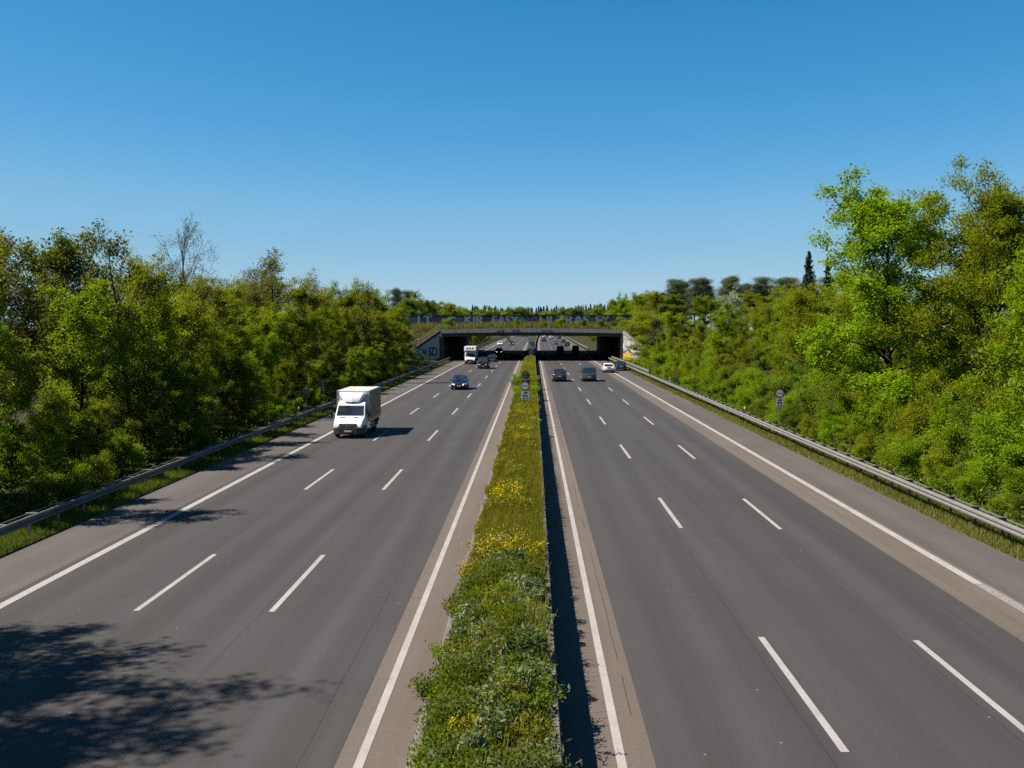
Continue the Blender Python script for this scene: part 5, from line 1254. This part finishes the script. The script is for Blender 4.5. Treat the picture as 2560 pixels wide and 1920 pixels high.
def box_truck(label, x, y, luton=False, printed=True):
    """white cab-chassis truck with box body; local nose at y=0 towards -y"""
    o = thing('box_truck', label, 'truck', (x, y, 0.006)); W = M['paint_white']
    prof = [(0.10, .40), (0.02, .48), (0.00, .74), (0.04, .92), (0.15, 1.05), (0.86, 1.36), (1.40, 2.06), (1.57, 2.22), (1.78, 2.29), (2.0, 2.30), (2.0, .40)]
    def tumble(yy, z): return 0.985 * (1 - 0.115 * max(0, (z - 1.25) / 1.2)) * (0.90 + 0.10 * min(1, yy / 0.35))
    rings = [[(s * tumble(a, b), a, b) for a, b in prof] for s in (-1, 1)]
    cab = MB().loft(rings).build('cab', W, o, bevel=0.05, seg=3)
    wA = (0.86, 1.36); wB = (1.40, 2.06)
    e = lambda s, p: Vector((s * tumble(*p), p[0], p[1]))
    MB().panel(e(-1, wA), e(1, wA), e(1, wB), e(-1, wB), (.08, .05), .012).build('windscreen', M['glass'], o)
    for s in (1, -1):
        q = [Vector((s * tumble(a, b), a, b)) for a, b in ((1.02, 1.36), (1.92, 1.30), (1.92, 2.02), (1.50, 2.02))]
        MB().panel(*(q if s > 0 else (q[1], q[0], q[3], q[2])), (.03, .03), .010).build('side_window', M['glass'], o)
        q = [Vector((s * .987, a, b)) for a, b in ((1.30, .55), (1.98, .55), (1.98, 1.28), (1.30, 1.28))]
        dd = MB().panel(*(q if s > 0 else (q[1], q[0], q[3], q[2])), (.02, .02), .008).build('door', W, o)
        MB().box(min(s * .99, s * 1.015), max(s * .99, s * 1.015), 1.78, 1.94, 1.14, 1.18).build('handle', M['trim'], dd)
        mm = MB(); mm.tube([(s * .93, 1.02, 1.40), (s * 1.20, 1.0, 1.40)], .035, 6); xa, xb = sorted((s * 1.13, s * 1.30)); mm.box(xa, xb, 0.92, 1.04, 1.32, 1.70); mm.build('mirror', M['trim'], o, bevel=.02)
        xa, xb = sorted((s * .60, s * .90)); hl = MB()
        hl.add([(s * .60, .00, .78), (s * .92, .10, .80), (s * .92, .32, 1.14), (s * .68, .12, 1.00), (s * .60, .3, .78), (s * .90, .4, .80), (s * .90, .5, 1.12), (s * .68, .4, 1.00)],
               [(0, 1, 2, 3), (7, 6, 5, 4), (0, 4, 5, 1), (1, 5, 6, 2), (2, 6, 7, 3), (3, 7, 4, 0)])
        for i_, v in enumerate(hl.v): hl.v[i_] = (v[0], v[1] - .02, v[2])
        h = hl.build('headlight', M['lens'], o); MB().box(min(s * .66, s * .76), max(s * .66, s * .76), -.035, -.005, .80, .88).build('lamp', M['marker'], h)
        xa, xb = sorted((s * .28, s * .62)); MB().panel(Vector((xa, .62, 1.255)), Vector((xb, .62, 1.255)), Vector((xb, .74, 1.308)), Vector((xa, .74, 1.308)), (.0, .0), .012).build('bonnet_vent', M['trim'], o)
    # grille and bumper
    gr = MB().box(-.56, .56, -.02, .10, .70, .96).build('grille', M['trim'], o, bevel=.03)
    mb = MB()
    for z in (.76, .83, .90): mb.box(-.52, .52, -.032, -.021, z - .012, z + .012)
    mb.build('grille_bar', M['chrome'], gr)
    mb = MB(); n = 20
    ring = lambda rr, yy: [(rr * math.cos(2 * math.pi * k / n), yy, .83 + rr * math.sin(2 * math.pi * k / n)) for k in range(n)]
    mb.loft([ring(.105, -.034), ring(.105, -.046), ring(.085, -.046), ring(.085, -.034)], cap=False)
    for k in range(3):
        a = PI / 2 + k * 2 * PI / 3; mb.tube([(0, -.042, .83), (.09 * math.cos(a), -.042, .83 + .09 * math.sin(a))], [.014, .007], 5)
    mb.build('round_badge', M['chrome'], gr)
    MB().loft([[(-.99, .30, z), (-.90, .02, z), (-.6, -.06, z), (.6, -.06, z), (.90, .02, z), (.99, .30, z), (.99, .55, z), (-.99, .55, z)] for z in (.28, .38, .64, .69)]).build('bumper', M['bumper'], o, bevel=.02)
    pl = MB().box(-.26, .26, -.080, -.068, .43, .54).build('number_plate', M['plate'], o); MB().box(-.258, -.215, -.083, -.081, .432, .538).build('blue_band', M['plate_blue'], pl)
    # box body
    bx0, bx1 = 2.0, 6.45; hb = 1.10; z0, z1 = .92, 2.96 if not luton else 3.36
    if luton:
        body = MB().prism([(bx0, z0), (bx1, z0), (bx1, z1), (.95, z1), (.60, 2.62), (.75, 2.50), (bx0, 2.50)], 'x', -hb, hb).build('box_body', M['box_white'], o, bevel=.03)
        pn = MB().panel(Vector((-hb, .60, 2.62)), Vector((hb, .60, 2.62)), Vector((hb, .95, z1)), Vector((-hb, .95, z1)), (.35, .12), .008).build('front_panel', M['plastic_white'], body)
        for s in (-.5, 0, .5): MB().panel(Vector((s - .2, .66, 2.75)), Vector((s + .2, .66, 2.75)), Vector((s + .2, .88, 3.2)), Vector((s - .2, .88, 3.2)), (.02, .02), .014).build('front_window', M['bumper'], body)
    else:
        body = MB().box(-hb, hb, bx0, bx1, z0, z1).build('box_body', M['box_white'], o, bevel=.02)
        for s in (1, -1):
            q = [Vector((s * hb, a, b)) for a, b in ((bx0, 1.02), (bx1, 1.02), (bx1, z1), (bx0, z1))]
            MB().panel(*(q if s > 0 else (q[1], q[0], q[3], q[2])), (.05, .05), .006).build('side_panel', M['print'] if printed else M['box_white'], body)
        mb = MB()                                    # aluminium edging
        for s in (1, -1):
            mb.box(min(s * (hb - .05), s * (hb + .014)), max(s * (hb - .05), s * (hb + .014)), bx0 - .012, bx1 + .012, z1 - .05, z1 + .012)
            mb.box(min(s * (hb - .05), s * (hb + .014)), max(s * (hb - .05), s * (hb + .014)), bx0 - .012, bx1 + .012, z0 - .03, z0 + .09)
            mb.box(min(s * (hb - .05), s * (hb + .014)), max(s * (hb - .05), s * (hb + .014)), bx0 - .013, bx0 + .05, z0 + .092, z1 - .052)
            mb.box(min(s * (hb - .05), s * (hb + .014)), max(s * (hb - .05), s * (hb + .014)), bx1 - .05, bx1 + .013, z0 + .092, z1 - .052)
        mb.build('edge_trim', M['rim'], body)
        MB().box(-.12, .12, bx0 - .03, bx0 - .001, z1 - .14, z1 - .10).build('top_marker', M['lens'], body)
        # air deflector: narrow at the cab roof, wide and upright at the box top
        rings = []
        for t_ in np.linspace(0, 1, 7):
            wv = .56 + .36 * math.sin(t_ * PI / 2) ** 1.2; zf = 2.26 + .60 * t_; yf = 1.44 + .12 * t_ + .24 * t_ ** 2; yb = 1.985
            rings.append([(-wv, yb, zf), (-wv * .96, yf + .16, zf), (-wv * .75, yf + .03, zf), (0, yf - .02, zf), (wv * .75, yf + .03, zf), (wv * .96, yf + .16, zf), (wv, yb, zf)])
        MB().loft(rings).build('air_deflector', W, o, smooth=False)
    ch = MB(); ch.box(-.42, -.34, 2.1, 6.4, .62, .80); ch.box(.34, .42, 2.1, 6.4, .62, .80); ch.box(-1.05, 1.05, 6.1, 6.2, .60, .72)
    ch.build('chassis', M['trim'], o)
    for s in (1, -1):
        MB().box(min(s * .98, s * 1.03), max(s * .98, s * 1.03), 2.5, 4.2, .42, .52).build('side_guard', M['rim'], o)
        MB().box(min(s * .98, s * 1.03), max(s * .98, s * 1.03), 2.5, 4.2, .62, .72).build('side_guard', M['rim'], o)
        MB().box(min(s * .72, s * 1.04), max(s * .72, s * 1.04), 5.62, 5.68, .35, .85).build('mud_flap', M['trim'], o)
        MB().box(min(s * .7, s * 1.0), max(s * .7, s * 1.0), 6.42, 6.47, .62, .78).build('tail_light', M['tail'], o)
        wheel(o, s * .86, .98, .345, .24); wheel(o, s * .84, 4.95, .345, .34)
        n = 14; ra = .44; MB().prism([(.98 + ra * math.cos(PI * k / n), .34 + ra * math.sin(PI * k / n)) for k in range(n + 1)], 'x', s * .80, s * .992).build('wheel_arch', M['trim'], o)
    return o
box_truck('white box truck with brown printed side, nearest vehicle on the left carriageway', -11.95, 60.6)
bt2 = box_truck('tall white truck with over-cab box just before the bridge', -12.0, 179.0, luton=True)
